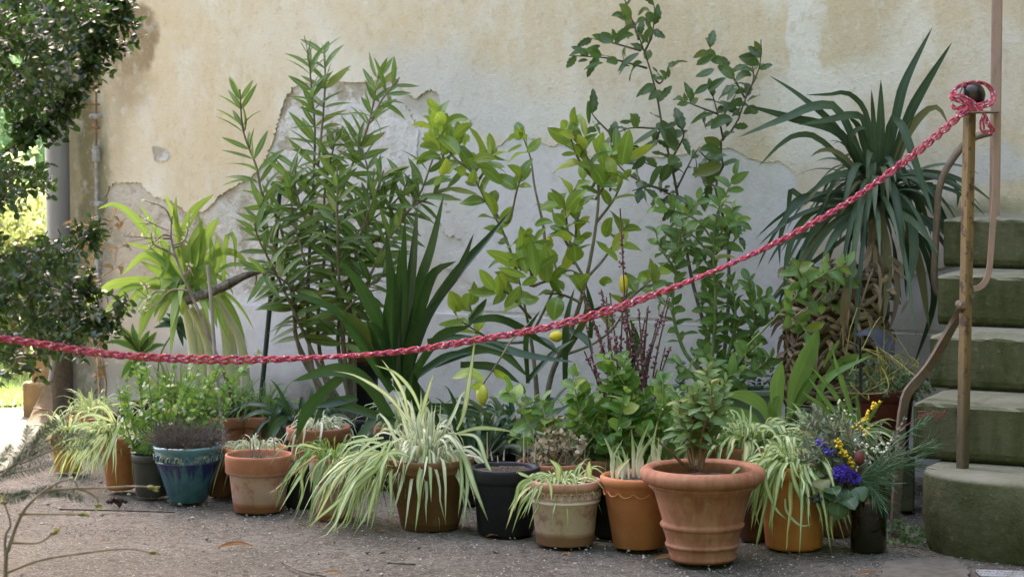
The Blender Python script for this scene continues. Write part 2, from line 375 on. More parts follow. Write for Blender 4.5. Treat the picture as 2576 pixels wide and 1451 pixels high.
# ------------------------------------------------------------------ the house wall
def wall_nodes(t, o, blobs, col, warp):
    """irregular stains and repaired patches, each with its own place on the wall"""
    for (ux, uy, rx, ry, c, st, soft) in blobs:
        s, z = wall_pt(ux, uy); k = wall_D(ux) / FU
        v = t.n('VectorMath', {0: warp, 1: (s, 0, z)}, 0, operation='SUBTRACT')
        v = t.n('VectorMath', {0: v, 1: (1 / (rx * k * 1.1), 0, 1 / (ry * k))}, 0, operation='MULTIPLY')
        l = t.n('VectorMath', {0: v}, 1, operation='LENGTH')
        col = t.mix(t.ramp(l, 1 - soft, 1 + soft * .6, st, 0), col, c)
    return col
def plaster_mat():
    t = Nt('ochre_limewash'); o = t.obj()
    n1 = t.noise(o, 1.6, 6, .6); n2 = t.noise(t.scale(o, (1, 1, .55)), 5, 6, .62); n3 = t.noise(o, 60, 5, .6); n4 = t.noise(o, 260, 3)
    nc = t.noise(o, 3.5, 6, .65, out=1)
    warp = t.n('VectorMath', {0: o, 1: t.n('VectorMath', {0: t.n('VectorMath', {0: nc, 1: (.5, .5, .5)}, 0, operation='SUBTRACT'), 1: (.24, 0, .24)}, 0, operation='MULTIPLY')}, 0, operation='ADD')
    beige = (.575, .495, .385); ochre = (.55, .435, .29); white = (.62, .585, .525); grey = (.50, .485, .475); dark = (.22, .155, .085); brown = (.31, .235, .145)
    col = t.mix(t.ramp(n1, .38, .66), beige, (.54, .445, .315)); col = t.mix(t.ramp(n2, .47, .66, 0, .85), col, white); col = t.mix(t.ramp(t.noise(t.scale(o, (1, 1, .3)), 11, 5, .65), .52, .72, 0, .4), col, (.43, .36, .25)); col = t.mix(t.ramp(t.noise(o, 2.6, 3), .52, .66, 0, .5), col, ochre)
    bl = [(1060, 170, 140, 75, grey, .75, .7), (1200, 260, 180, 90, grey, .85, .6), (1330, 310, 140, 60, grey, .8, .6), (850, 210, 120, 90, white, .7, .7),
          (1420, 270, 160, 120, white, .5, .8), (1600, 330, 220, 80, white, .55, .7), (600, 300, 130, 170, ochre, .35, .8), (470, 340, 150, 160, ochre, .45, .8), (560, 60, 160, 60, ochre, .45, .8),
          (700, 90, 160, 90, white, .45, .8), (820, 40, 110, 60, ochre, .3, .8), (1150, 60, 190, 90, ochre, .2, .8), (1330, 170, 130, 100, ochre, .18, .8),
          (2030, 40, 44, 300, white, .95, .12), (2032, 120, 40, 260, white, .6, .12), (2120, 220, 150, 40, white, .85, .5), (2290, 110, 60, 100, white, .7, .6), (2210, 180, 110, 40, white, .8, .6),
          (2170, 60, 110, 150, (.43, .36, .25), .45, .4), (1850, 180, 110, 130, ochre, .15, .8), (2030, 330, 110, 90, white, .8, .5), (2500, 420, 120, 50, grey, .8, .5), (2480, 200, 90, 130, white, .4, .6),
          (2460, 530, 140, 42, (.16, .17, .08), .8, .7), (335, 100, 80, 88, dark, .9, .2), (335, 190, 60, 110, brown, .7, .6), (300, 300, 45, 170, brown, .42, .8), (222, 300, 34, 900, (.15, .125, .065), .95, .7), (262, 430, 30, 120, (.2, .175, .10), .7, .8),
          (245, 480, 50, 140, (.22, .20, .13), .5, .8), (262, 240, 12, 30, white, .8, .5), (170, 400, 32, 800, (.34, .25, .12), .6, .4), (136, 300, 14, 900, (.46, .27, .07), 1.0, .2)]
    col = wall_nodes(t, o, bl, col, warp)
    col = t.mix(t.ramp(n3, .58, .74, 0, .35), col, (.30, .245, .17)); col = t.mix(t.ramp(n4, .64, .74, 0, .4), col, (.25, .21, .15))
    n5 = t.noise(t.scale(o, (1, 1, .7)), 21, 6, .68); col = t.mix(t.ramp(n5, .5, .68, 0, .4), col, (.60, .565, .50)); col = t.mix(t.ramp(n5, .33, .45, .4, 0), col, (.42, .335, .22))
    return t.fin(col, .93, t.bump(n4, .45, .0025, t.bump(n3, .5, .006, t.bump(n2, .35, .025))), **{'Specular IOR Level': .12})
def render_mat():
    t = Nt('bare_grey_render'); o = t.obj()
    n1 = t.noise(o, 1.3, 5); n2 = t.noise(o, 7, 7, .68); n3 = t.noise(o, 90, 4)
    nc = t.noise(o, 4, 6, .65, out=1)
    warp = t.n('VectorMath', {0: o, 1: t.n('VectorMath', {0: t.n('VectorMath', {0: nc, 1: (.5, .5, .5)}, 0, operation='SUBTRACT'), 1: (.22, 0, .22)}, 0, operation='MULTIPLY')}, 0, operation='ADD')
    col = t.mix(t.ramp(n1, .35, .65), (.545, .52, .512), (.60, .57, .55))
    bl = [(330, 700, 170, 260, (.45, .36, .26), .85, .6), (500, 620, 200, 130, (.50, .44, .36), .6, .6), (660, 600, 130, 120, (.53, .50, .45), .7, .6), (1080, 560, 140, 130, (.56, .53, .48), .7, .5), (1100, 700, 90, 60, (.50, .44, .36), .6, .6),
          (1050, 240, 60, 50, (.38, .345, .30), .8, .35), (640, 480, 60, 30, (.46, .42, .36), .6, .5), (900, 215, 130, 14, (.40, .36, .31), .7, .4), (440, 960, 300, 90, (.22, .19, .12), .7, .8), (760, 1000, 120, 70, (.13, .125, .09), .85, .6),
          (2300, 900, 120, 120, (.30, .29, .25), .6, .7), (1450, 560, 90, 50, (.40, .39, .37), .4, .8)]
    col = wall_nodes(t, o, bl, col, warp)
    # rough broken coat on the left, smooth float-finished render elsewhere
    s0, _ = wall_pt(660, 560); s1, _ = wall_pt(1200, 560)
    rg = t.math('MULTIPLY', t.ramp(t.xyz(warp)[0], s0 + .35, s0 + .9, 1, .12), t.ramp(t.xyz(warp)[2], .45, .6))
    col = t.mix(t.ramp(n2, .50, .66, 0, .4), col, (.40, .375, .34)); col = t.mix(t.math('MULTIPLY', t.ramp(n2, .42, .50, 1, 0), rg), col, (.36, .31, .25)); col = t.mix(t.ramp(t.noise(o, 2.6, 6, .7), .5, .66, 0, .35), col, (.43, .40, .37)); col = t.mix(t.ramp(n3, .62, .72, 0, .25), col, (.25, .23, .2))
    b = t.n('Bump', {'Height': n2, 'Strength': t.math('MULTIPLY', rg, .9), 'Distance': .05})
    n5 = t.noise(o, 24, 6, .68); col = t.mix(t.ramp(n5, .52, .7, 0, .35), col, (.38, .36, .335)); col = t.mix(t.ramp(n5, .32, .44, .35, 0), col, (.60, .585, .56))
    return t.fin(col, .93, t.bump(n3, .4, .004, b), **{'Specular IOR Level': .12})
def roughen(pts, amp, step, closed=False):
    out = []
    for a, b in zip(pts[:-1], pts[1:]):
        a = np.array(a); b = np.array(b); d = np.linalg.norm(b - a); k = max(1, int(d / step)); nv = np.array((-(b - a)[1], (b - a)[0])) / max(d, 1e-6)
        for i in range(k):
            f = i / k; out.append(a + (b - a) * f + nv * (random.gauss(0, amp) if i else random.gauss(0, amp * .5)))
    out.append(np.array(pts[-1])); return out
def slab_poly(mb, poly, n0, n1):
    """flat slab cut to a ragged outline, local wall frame (s, n, z)"""
    tri = tessellate_polygon([[Vector((p[0], p[1], 0)) for p in poly]]); k = len(poly)
    f = np.array([(p[0], n0, p[1]) for p in poly]); b = np.array([(p[0], n1, p[1]) for p in poly])
    tri = np.array(tri); a = f[tri]; nn = np.cross(a[:, 1] - a[:, 0], a[:, 2] - a[:, 0])[:, 1]; tri[nn > 0] = tri[nn > 0][:, ::-1]
    mb.add(f, tri); i = np.arange(k); j = (i + 1) % k
    mb.add(np.concatenate([f, b]), np.stack([i, j, j + k, i + k], 1))
SL, _ = wall_pt(133, 500); HB = 10.0
house = thing('house', 'old plastered house wall with ochre limewash flaking off grey render', 'house', WO, -TH)
def wbox(mb, lo, hi, **k): box(mb, lo, hi, Matrix.LocRotScale(Vector(WO), Matrix.Rotation(-TH, 3, 'Z'), None), **k)
def wadd(mb):                                      # wall frame -> world
    M = np.array(Matrix.LocRotScale(Vector(WO), Matrix.Rotation(-TH, 3, 'Z'), None)); mb.v = [v @ M[:3, :3].T + M[:3, 3] for v in mb.v]; return mb
M_RENDER = render_mat(); M_PLASTER = plaster_mat()
mb = MB(); wbox(mb, (SL, 0, -.2), (7, 8, HB)); mb.build('wall', M_RENDER, house, False)
EDGE = [(-20, 1300), (240, 1300), (246, 900), (250, 760), (255, 640), (262, 530), (275, 476), (291, 460), (338, 457), (359, 460), (369, 478), (390, 494), (430, 505), (457, 520), (483, 541), (518, 530), (548, 499), (583, 473), (626, 451), (648, 434),
        (672, 400), (690, 350), (705, 290), (722, 243), (743, 217), (770, 208), (852, 206), (908, 208), (965, 199), (1004, 208), (1021, 230), (1047, 249), (1065, 234), (1086, 223), (1108, 238), (1110, 256), (1118, 285), (1136, 310), (1162, 316), (1190, 304), (1196, 325), (1198, 350), (1212, 363), (1235, 372), (1258, 367), (1285, 347), (1318, 338), (1358, 357), (1392, 368), (1425, 360),
        (1458, 390), (1520, 396), (1590, 393), (1660, 397), (1717, 390), (1737, 380), (1760, 377), (1817, 373), (1843, 373), (1873, 388), (1883, 397), (1917, 407), (1943, 408), (1963, 405), (1983, 417), (2000, 437), (2012, 480), (2018, 540), (2040, 640), (2120, 700), (2300, 690), (2420, 660), (2900, 640)]
e2 = roughen(EDGE[:2], 0, 50)[:-1] + roughen(EDGE[1:8], 2.0, 5)[:-1] + roughen(EDGE[7:], 1.7, 4)
poly = [wall_pt(x, y) for x, y in e2]
poly[0] = (SL + .002, -.1); poly = [(max(SL + .002, a), b) for a, b in poly]
poly += [(6.9, poly[-1][1]), (6.9, HB - .02), (SL + .002, HB - .02)]
mb = MB(); slab_poly(mb, poly, -.009, .002); wadd(mb).build('plaster', M_PLASTER, house, False)
COAT = [(1130, 262), (1124, 300), (1118, 360), (1104, 430), (1118, 500), (1132, 545), (1100, 560), (1122, 590), (1160, 600), (1172, 628), (1130, 640), (1110, 668), (1160, 690), (1186, 716), (1150, 730), (1172, 752), (1164, 779)]
c2_ = [wall_pt(x, y) for x, y in roughen(COAT, 2.2, 4)]; c2_ += [(6.8, wall_pt(1000, 779)[1]), (6.8, wall_pt(1130, 262)[1])]
mb = MB(); slab_poly(mb, c2_, -.0055, .001); wadd(mb).build('second_coat', M_RENDER, house, False)
CO2 = [(700, 300), (740, 262), (800, 244), (900, 240), (990, 246), (1030, 275), (1052, 330), (1050, 420), (1066, 500), (1030, 560), (1046, 610), (990, 640), (930, 630), (900, 680), (840, 660), (800, 690), (760, 640), (772, 560), (720, 520), (735, 430), (700, 360), (700, 300)]
mb = MB(); slab_poly(mb, [wall_pt(x, y) for x, y in roughen(CO2, 2.2, 4)[:-1]], -.004, .001); wadd(mb).build('coat_patch', M_RENDER, house, False)
chip = [wall_pt(x, y) for x, y in roughen(T('A', (1158, 1105), (1190, 1102), (1230, 1115), (1270, 1135), (1285, 1160), (1278, 1205), (1240, 1218), (1180, 1215), (1165, 1170), (1158, 1105)), .8, 4)[:-1]]
mb = MB(); slab_poly(mb, chip, -.0125, -.0085); wadd(mb).build('chip', M_RENDER, house, False)
mb = MB(); zp = wall_pt(1000, 783)[1]; wbox(mb, (wall_pt(262, 800)[0], -.016, -.2), (6.8, .004, zp)); mb.build('plinth', M_RENDER, house, False)
m_och = plain('ochre_stone', (.26, .155, .055), .9, (.16, .10, .045), 12, .3)
mb = MB(); s0 = wall_pt(106, 900)[0]; s1 = wall_pt(172, 900)[0]
z9 = wall_pt(140, 880)[1]; z8 = wall_pt(140, 955)[1]
wbox(mb, (s0 + .01, -.10, -.1), (s1, .02, z9), bev=.012); wbox(mb, (s0 - .015, -.13, -.1), (s1 + .012, .03, z8), bev=.012)
mb.build('corner_stone', m_och, house, False)

# ------------------------------------------------------------------ downpipe, earth rod
t = Nt('zinc_pipe'); o = t.obj(); n = t.noise(t.scale(o, (1, 1, .25)), 9, 4)
m_zinc = t.fin(t.mix(t.ramp(n, .3, .7), (.16, .15, .155), (.21, .20, .20)), .5, None, Metallic=.25)
m_shaded_iron = plain('shaded_iron', (.09, .085, .08), .7, (.17, .12, .08), 60, .3, .3)  # iron of the pipe foot, its colour darkened for the shade there
m_rust = plain('rusty_iron', (.13, .07, .04), .85, (.22, .12, .07), 70, .4)
sp, _ = wall_pt(176, 500); pr_ = .052; pn = -.085
pipe = thing('downpipe', 'grey zinc rainwater pipe running down the house corner', 'drainpipe', wl(sp, pn, 0))
c0 = wl(sp, pn, 0); zj = wall_pt(176, 205)[1]
mb = MB(); lathe(mb, [(pr_, .35), (pr_, zj - .02), (pr_, zj)], c0, 32); lathe(mb, [(pr_ * 1.0, zj + .06), (pr_ * .93, HB)], c0, 32); mb.build('pipe', m_zinc, pipe)
mb = MB(); lathe(mb, [(pr_, zj - .05), (pr_ + .007, zj - .048), (pr_ + .007, zj + .06), (pr_ * .9, zj + .062)], c0, 32); mb.build('socket', m_zinc, pipe)
mb = MB(); lathe(mb, [(pr_ + .002, -.02), (pr_ + .002, .36), (pr_ + .009, .362), (pr_ + .009, .40), (pr_ - .004, .402)], c0, 32); mb.build('standpipe', m_shaded_iron, pipe)
for zz in (zj - .006, zj + 1.2):
    mb = MB(); lathe(mb, [(pr_ + .002, zz - .012), (pr_ + .0105, zz - .012), (pr_ + .0105, zz + .012), (pr_ + .002, zz + .012)], c0, 32)
    tube(mb, [wl(sp + pr_, pn + .01, zz), wl(sp + pr_ + .03, -.005, zz)], .007, 6); mb.build('bracket', m_zinc, pipe)
sr, _ = wall_pt(255, 400); rn = -.035; rod = thing('earth_rod', 'thin rusty lightning conductor with clamps beside the drainpipe', 'lightning rod', wl(sr, rn, 0))
z1 = wall_pt(255, 385)[1]; m_zinc2 = plain('dull_zinc', (.33, .33, .34), .55, (.22, .2, .18), 50, .2, .3)
mb = MB(); tube(mb, [wl(sr, rn, z1), wl(sr + .003, rn, z1 + .5), wl(sr, rn, HB)], .0045, 8, 20); mb.build('wire', m_rust, rod)
mb = MB(); tube(mb, [wl(sr, rn, -.02), wl(sr, rn, z1 - .01)], .0095, 10, 4); mb.build('tube', m_zinc2, rod)
mb = MB(); tube(mb, [wl(sr, rn, z1 - .035), wl(sr, rn, z1 + .03)], .017, 8, 4); tube(mb, [wl(sr - .02, rn - .004, z1 + .01), wl(sr + .02, rn - .004, z1 + .01)], .006, 6); mb.build('coupling', m_zinc2, rod)
for yy, kind in ((160, 'z'), (210, 'r'), (263, 'b'), (293, 'z'), (322, 'b'), (512, 'z')):
    z = wall_pt(255, yy)[1]; mb = MB()
    if kind == 'b': tube(mb, [wl(sr - .035, rn + .004, z), wl(sr + .012, rn - .004, z)], [.004, .005], 6); tube(mb, [wl(sr, rn, z), wl(sr, .0, z)], .004, 6)
    else:
        wbox(mb, (sr - .028, rn - .012, z - .011), (sr + .028, rn - .004, z + .011), bev=.003); wbox(mb, (sr - .028, rn + .004, z - .009), (sr + .028, rn + .010, z + .009))
        for s in (-.019, .019): tube(mb, [wl(sr + s, rn - .02, z), wl(sr + s, rn + .014, z)], .006, 6)
        tube(mb, [wl(sr, rn, z), wl(sr, .0, z)], .005, 6)
    mb.build('clamp', m_zinc2 if kind == 'z' else m_rust, rod)

# ------------------------------------------------------------------ stone stairs
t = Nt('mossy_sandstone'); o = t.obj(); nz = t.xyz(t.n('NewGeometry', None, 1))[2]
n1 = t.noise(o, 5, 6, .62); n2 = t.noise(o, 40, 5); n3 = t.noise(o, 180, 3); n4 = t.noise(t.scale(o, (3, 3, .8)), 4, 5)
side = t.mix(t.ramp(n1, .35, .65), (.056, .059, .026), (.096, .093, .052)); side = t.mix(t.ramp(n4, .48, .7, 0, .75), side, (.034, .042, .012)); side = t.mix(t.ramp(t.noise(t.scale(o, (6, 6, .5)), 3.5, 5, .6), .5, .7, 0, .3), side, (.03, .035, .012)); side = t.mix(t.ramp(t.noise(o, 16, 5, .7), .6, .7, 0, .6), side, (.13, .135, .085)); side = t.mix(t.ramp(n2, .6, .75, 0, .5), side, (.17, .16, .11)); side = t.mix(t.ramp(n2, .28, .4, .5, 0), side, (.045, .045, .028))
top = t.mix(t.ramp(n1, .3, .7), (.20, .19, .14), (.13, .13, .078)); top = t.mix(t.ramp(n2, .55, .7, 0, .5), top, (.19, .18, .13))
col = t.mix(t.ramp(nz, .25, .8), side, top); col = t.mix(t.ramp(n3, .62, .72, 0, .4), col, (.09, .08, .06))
M_STEP = t.fin(col, .92, t.bump(n3, .4, .004, t.bump(n2, .45, .007, t.bump(n1, .3, .022))), **{'Specular IOR Level': .12})
stairs = thing('stone_stairs', 'mossy green sandstone stairs climbing to the house wall', 'stairs', WO, -TH)
def to_wall(p): d = np.asarray(p) - WO; return np.dot(d, ES), np.dot(d, EN)
zt = [.245, .430, .608, .783, .959]; corner = [(2290, 6.80), (2305, 7.06), (2345, 7.36), (2362, 7.64), (2375, 7.92)]
sn = []
for (ux, D), z in zip(corner, zt): sn.append(to_wall(((ux - 1288) / FU * D, D, 0)))
for i in range(5):
    s0, n0 = sn[i]; zb = zt[i - 1] + .004 if i else -.05; mb = MB()
    if i == 0:                                        # bull-nosed bottom step
        s0 -= .0; n0 -= .03; pl = []; rr = .34
        for a in np.linspace(0, 1, 22): ang = math.pi + a * math.pi / 2; pl.append((s0 + rr + rr * math.cos(ang), n0 + rr * .62 + rr * .62 * math.sin(ang)))
        pl += [(s0 + 2.3, n0), (s0 + 2.3, -.4), (s0, -.4)]
        pl = np.array(pl); cen = pl.mean(0); V = []
        def ring(z, inset):
            q = pl + np.array([(inset if p[0] < s0 + .4 else 0, inset if p[1] < -.5 else 0) for p in pl]); V.append(np.concatenate([q, np.full((len(q), 1), z)], 1))
        ring(zb, .03); ring(.02, .012); ring(.10, 0); ring(zt[0] - .02, .002); ring(zt[0] - .006, .008); ring(zt[0], .022)
        V = np.array(V); k = len(pl); mb.add(V, grid_faces(len(V), k, True))
        tri = np.array(tessellate_polygon([[Vector(p) for p in V[-1]]])); a = V[-1][tri]; fl = np.cross(a[:, 1] - a[:, 0], a[:, 2] - a[:, 0])[:, 2] < 0; tri[fl] = tri[fl][:, ::-1]; mb.add(V[-1], tri)
    else:
        # worn front edge: many small slices with noise
        ns = 90; ss = np.linspace(s0, s0 + 2.3, ns); rr = .016
        prof_ = [(0.02, zb), (.006, zb + .012), (0, zb + .03), (0, zt[i] - rr), (rr * .3, zt[i] - rr * .3), (rr, zt[i]), (.30, zt[i] + .002), (-n0, zt[i])]
        V = np.zeros((ns, len(prof_), 3))
        for j, (dn, z) in enumerate(prof_):
            jit = (rng.normal(0, .0022, ns) + .003 * np.sin(ss * 7 + i)) if j in (3, 4, 5) else (rng.normal(0, .001, ns) if j < 3 else 0)
            V[:, j] = np.stack([ss, np.full(ns, n0 + dn) + jit, np.full(ns, z) - (abs(jit) if j > 3 else 0)], 1)
        V[0, 4:7, 2] -= .006; V[:3, :, 0] += np.array([.0, .0, .0])[:, None]
        mb.add(V, grid_faces(ns, len(prof_))[:, ::-1])
        e = V[0]; ee = np.concatenate([e, [(s0, -.0, zb)]]); mb.add(ee, [tuple([j, (j + 1), len(e)])[::1] for j in range(len(e) - 1)])
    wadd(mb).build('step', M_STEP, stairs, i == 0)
# core under the treads
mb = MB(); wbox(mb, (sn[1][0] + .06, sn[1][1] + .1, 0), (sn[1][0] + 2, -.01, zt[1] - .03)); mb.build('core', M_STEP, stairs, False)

# ------------------------------------------------------------------ iron railing
t = Nt('flaking_yellow_paint'); o = t.obj(); n1 = t.noise(t.scale(o, (1, 1, .6)), 38, 6, .7); n2 = t.noise(t.scale(o, (1, 1, .3)), 9, 4); zz = t.xyz(o)[2]
col = t.mix(t.ramp(n2, .35, .65), (.235, .14, .05), (.165, .10, .04)); col = t.mix(t.ramp(n1, .53, .58), col, (.07, .032, .018))
col = t.mix(t.ramp(t.math('ADD', zz, t.math('MULTIPLY', n2, .5)), .50, 1.0, .9, 0), col, (.058, .044, .022))
M_POST = t.fin(col, .6, t.bump(n1, .4, .004))
t = Nt('brown_iron'); n = t.noise(t.obj(), 45, 5); M_IRON = t.fin(t.mix(t.ramp(n, .4, .65), (.13, .10, .08), (.19, .115, .07)), .6, t.bump(n, .4, .003), Metallic=.35)
t = Nt('copper_paint'); n = t.noise(t.scale(t.obj(), (1, 1, .4)), 40, 5); M_PINK = t.fin(t.mix(t.ramp(n, .42, .7), (.32, .195, .16), (.24, .165, .14)), .55, t.bump(n, .5, .004))
DP = 6.9; pb = P(2421, 1186, DP); pt_ = P(2439, 286, DP)
rail = thing('stair_railing', 'rusty yellow iron railing post with curved brace and round ball finial', 'railing', (pb[0], pb[1], 0))
def bar(mb, a, b, w_, d_, yaw):
    a = np.asarray(a); b = np.asarray(b); ex = np.array((math.cos(yaw), math.sin(yaw), 0)); ey = np.array((-math.sin(yaw), math.cos(yaw), 0)); ch = .15
    c = [(-.5 + ch, -.5), (.5 - ch, -.5), (.5, -.5 + ch), (.5, .5 - ch), (.5 - ch, .5), (-.5 + ch, .5), (-.5, .5 - ch), (-.5, -.5 + ch)]
    K = 30; V = np.stack([np.stack([a + (b - a) * f + ex * (w_ * x) + ey * (d_ * y) for x, y in c]) for f in np.linspace(0, 1, K)])
    mb.add(V, grid_faces(K, 8, True)); mb.add(np.concatenate([V[-1], [b]]), [(i, (i + 1) % 8, 8) for i in range(8)])
mb = MB(); bar(mb, pb + (0, 0, -.004), pt_, .031, .031, R(38)); mb.build('post', M_POST, rail, False)
bc = P(2446, 240, DP); mb = MB(); rb = 32.5 * DP / FU
lathe(mb, [(max(1e-4, rb * math.sin(a)), -rb * math.cos(a)) for a in np.linspace(0.0, math.pi, 24)], bc, 40)
t = Nt('bronze_ball'); n = t.noise(t.obj(), 30, 4); M_BALL = t.fin(t.mix(t.ramp(n, .4, .7), (.022, .014, .012), (.05, .034, .025)), .28, None, Metallic=.5)
mb.build('ball', M_BALL, rail)
pl = P(2459, 283, DP); mb = MB(); lathe(mb, [(1e-4, -.004), (.060, -.004), (.066, 0), (.060, .0035), (.012, .005), (.012, bc[2] - rb - pl[2] + .006), (1e-4, bc[2] - rb - pl[2] + .008)], pl - np.array((.0, 0, 0)), 40); mb.build('collar_plate', M_IRON, rail)
mb = MB(); U = T('F', (2105, 850), (2085, 890), (2060, 960), (1985, 1100), (1850, 1330)) + T('J', (965, 480), (942, 560), (930, 640), (920, 820), (900, 1100), (902, 1235))
e = ground(U[-1][0], U[-1][1]); D1 = e[1]
pa = [P(x, y, DP - .03 + (D1 - DP + .03) * min(1, i / 4.)) for i, (x, y) in enumerate(U)]; pa[-1][2] = -.01
ribbon_flat(mb, pa, .028, .014, 40, (.35, -1, .1)); mb.build('brace', M_IRON, rail, False)
mb = MB(); q = P(2421, 768, DP - .035); tube(mb, [q, q + (0, .05, 0)], .013, 10); tube(mb, [q - (0, .012, 0), q], [.009, .012], 8); mb.build('bolt', M_IRON, rail)
mb = MB(); hk = [P(x, y, DP) for x, y in T('C', (2372, 862), (2368, 1100), (2360, 1440)) + T('F', (2338, 300), (2318, 560), (2295, 655), (2250, 712), (2195, 728))]
ribbon_flat(mb, hk, .017, .009, 40, (0, -1, 0)); mb.build('hooked_bar', M_PINK, rail, False)
rail2 = thing('landing_post', 'flat copper pink iron post standing on the topmost step', 'post', (P(2502, 541, 8.0)[0], 8.0, zt[4]))
mb = MB(); bar(mb, P(2502, 541, 8.0), P(2512, -300, 8.0), .037, .014, R(-12)); mb.build('shaft', M_PINK, rail2, False)
mb = MB(); tube(mb, [P(x, y, 7.95) for x, y in T('C', (2330, 1000), (2200, 1040), (2110, 1110), (1990, 1280), (1935, 1440)) + T('F', (1925, 120), (1910, 400), (1900, 640), (1925, 760), (1990, 800))], .0125, 8, 40); mb.build('brace', M_IRON, rail2)
# ------------------------------------------------------------------ rope
t = Nt('red_flecked_rope'); uv = t.xyz(t.uv()); u, v = uv[0], uv[1]
def fleck(ph, period, ln, ctr, wd):
    a = t.math('FRACT', t.math('ADD', t.math('DIVIDE', v, period), ph)); b = t.math('ABSOLUTE', t.math('SUBTRACT', t.math('FRACT', t.math('ADD', u, t.math('MULTIPLY', v, 7.0))), ctr))
    return t.math('MULTIPLY', t.math('LESS_THAN', a, ln), t.math('LESS_THAN', b, wd))
col = t.mix(t.noise(t.obj(), 200, 2), (.60, .075, .12), (.72, .16, .21))
for k, c in enumerate((.2, .7)):
    col = t.mix(fleck(.33 * k, .030, .16, c, .10), col, (.80, .72, .74)); col = t.mix(fleck(.33 * k + .5, .030, .22, c, .09), col, (.10, .06, .26))
wvb = t.n('TexWave', {'Vector': t.n('CombineXYZ', {0: t.math('MULTIPLY', u, 2.0), 1: t.math('MULTIPLY', v, 90.)}), 'Scale': 1.2, 'Distortion': .3}, 1, bands_direction='DIAGONAL')
fz = t.noise(t.obj(), 420, 3, .7); M_ROPE = t.fin(t.mix(t.ramp(fz, .4, .7, 0, .3), col, (.40, .035, .07)), .95, t.bump(fz, .5, .003, t.bump(wvb, .8, .004)), **{'Specular IOR Level': .08})
U = [(-60, 838), (0, 850), (100, 865), (250, 888), (400, 900), (600, 905), (800, 899), (1000, 885), (1200, 855), (1400, 818), (1600, 758), (1800, 680), (1950, 612), (2100, 530), (2200, 463), (2300, 388), (2380, 322), (2436, 272)]
ctr = smooth_path([np.array((-1.85, 6.15, .86)), P(-200, 818, 5.7)] + [P(x, y, 5.45 + (DP - .05 - 5.45) * min(1, ((x + 60) / 2500) ** .8)) for x, y in U], 900)
L = np.concatenate([[0], np.cumsum(np.linalg.norm(np.diff(ctr, axis=0), axis=1))]); tg = nrm(np.gradient(ctr, axis=0)); upv = nrm(np.cross(np.cross(tg, (0, 0, 1)), tg)); dep = np.cross(tg, upv)
mb = MB(); rs = .0038
jit = np.cumsum(rng.normal(0, .02, len(L))); env = 1 + .35 * np.sin(L * 5.3) + .2 * np.sin(L * 11 + 2)
for k in range(3):
    ph = L / .115 * 2 * math.pi + jit * 3 + k * 2 * math.pi / 3
    path = ctr + upv * (.0064 * env * np.sin(ph))[:, None] + dep * (.0042 * np.sin(2 * ph + .4))[:, None]
    tube(mb, path, rs, 8, 900, .5)
bc3 = P(2446, 240, DP - 0.0)
def loop(Us, off): return [P(x, y, DP + o) for (x, y), o in zip(Us, off)]
for dx in (0, 8):
    tube(mb, loop([(2452 + dx, 285), (2425, 262 - dx), (2395, 250 - dx), (2392 + dx, 238), (2412, 216 + dx * .4), (2450, 206 + dx), (2484 - dx, 212), (2502 - dx, 236), (2496 - dx, 262), (2470, 272 - dx)], [-.05, -.05, -.045, -.03, -.02, .0, .01, .01, -.03, -.05]), rs, 8, 90, .5)
    tube(mb, loop([(2392, 246 + dx), (2410, 238 + dx), (2440, 250 + dx), (2462, 268 + dx), (2480, 292), (2490 - dx, 312), (2502 - dx, 325), (2490, 335 - dx * .5), (2470 + dx, 330), (2466 + dx, 310), (2474, 285), (2452, 275)], [-.03, -.045, -.05, -.055, -.06, -.06, -.055, -.05, -.045, -.05, -.055, -.055]), rs, 8, 110, .5)
    tube(mb, loop([(2394, 262), (2400 + dx, 274), (2418, 268 + dx), (2440, 262), (2462, 262), (2484, 254)], [-.03, -.04, -.045, -.045, -.045, -.02]), rs, 8, 50, .5)
tag(mb.build('rope', M_ROPE), 'red braided rope with white flecks strung across the plants to the ball', 'rope')
#PLANTS
# ------------------------------------------------------------------ pots
def pot_geo(ux, yb, wb, yr, wr):
    """photo measures -> (x, y, r_base, r_rim, height): yb/yr are the front edges of foot and lip"""
    D = ground(ux, yb)[1]
    for _ in range(4):
        rb = wb / 2 * D / FU; c = ground(ux, yb); D = c[1] + rb
    rr = wr / 2 * D / FU; Dr = D - rr; z = P(ux, yr, Dr)[2]
    return (P(ux, yb, D)[0], D, rb, rr, z)
def classic(rb, rr, h, band=.26, out=.006, lip=.006, wall=.011, soil=.86):
    zb = h * (1 - band); rbb = rb + (rr - out - rb) * (1 - band)
    return [(1e-4, 0.0), (rb * .9, 0), (rb - .004, .001), (rb, .006), (rbb, zb - .004), (rbb + .001, zb), (rr - .002 - lip * .3, zb + .002), (rr - .001, zb + .006),
            (rr, h - .012), (rr, h - .004), (rr - .003, h), (rr - wall * .7, h), (rr - wall, h - .004), (rr - wall - (rr - rb) * .12, h * soil - .01)]
def soil_disc(name, root, c, r, z, mat=None):
    mb = MB(); k = 14; th = np.linspace(0, 2 * math.pi, 41); rr = np.linspace(0, r, k)
    Z = rng.normal(0, .0025, (k, 41)); Z[:, -1] = Z[:, 0]; Z[0] = Z[0, 0]
    v = np.stack([rr[:, None] * np.cos(th), rr[:, None] * np.sin(th), z + Z + .006 * (1 - (rr / r) ** 2)[:, None]], -1) + np.array((c[0], c[1], 0))
    mb.add(v, grid_faces(k, 41)); return mb.build(name, mat or G['soil'], root)
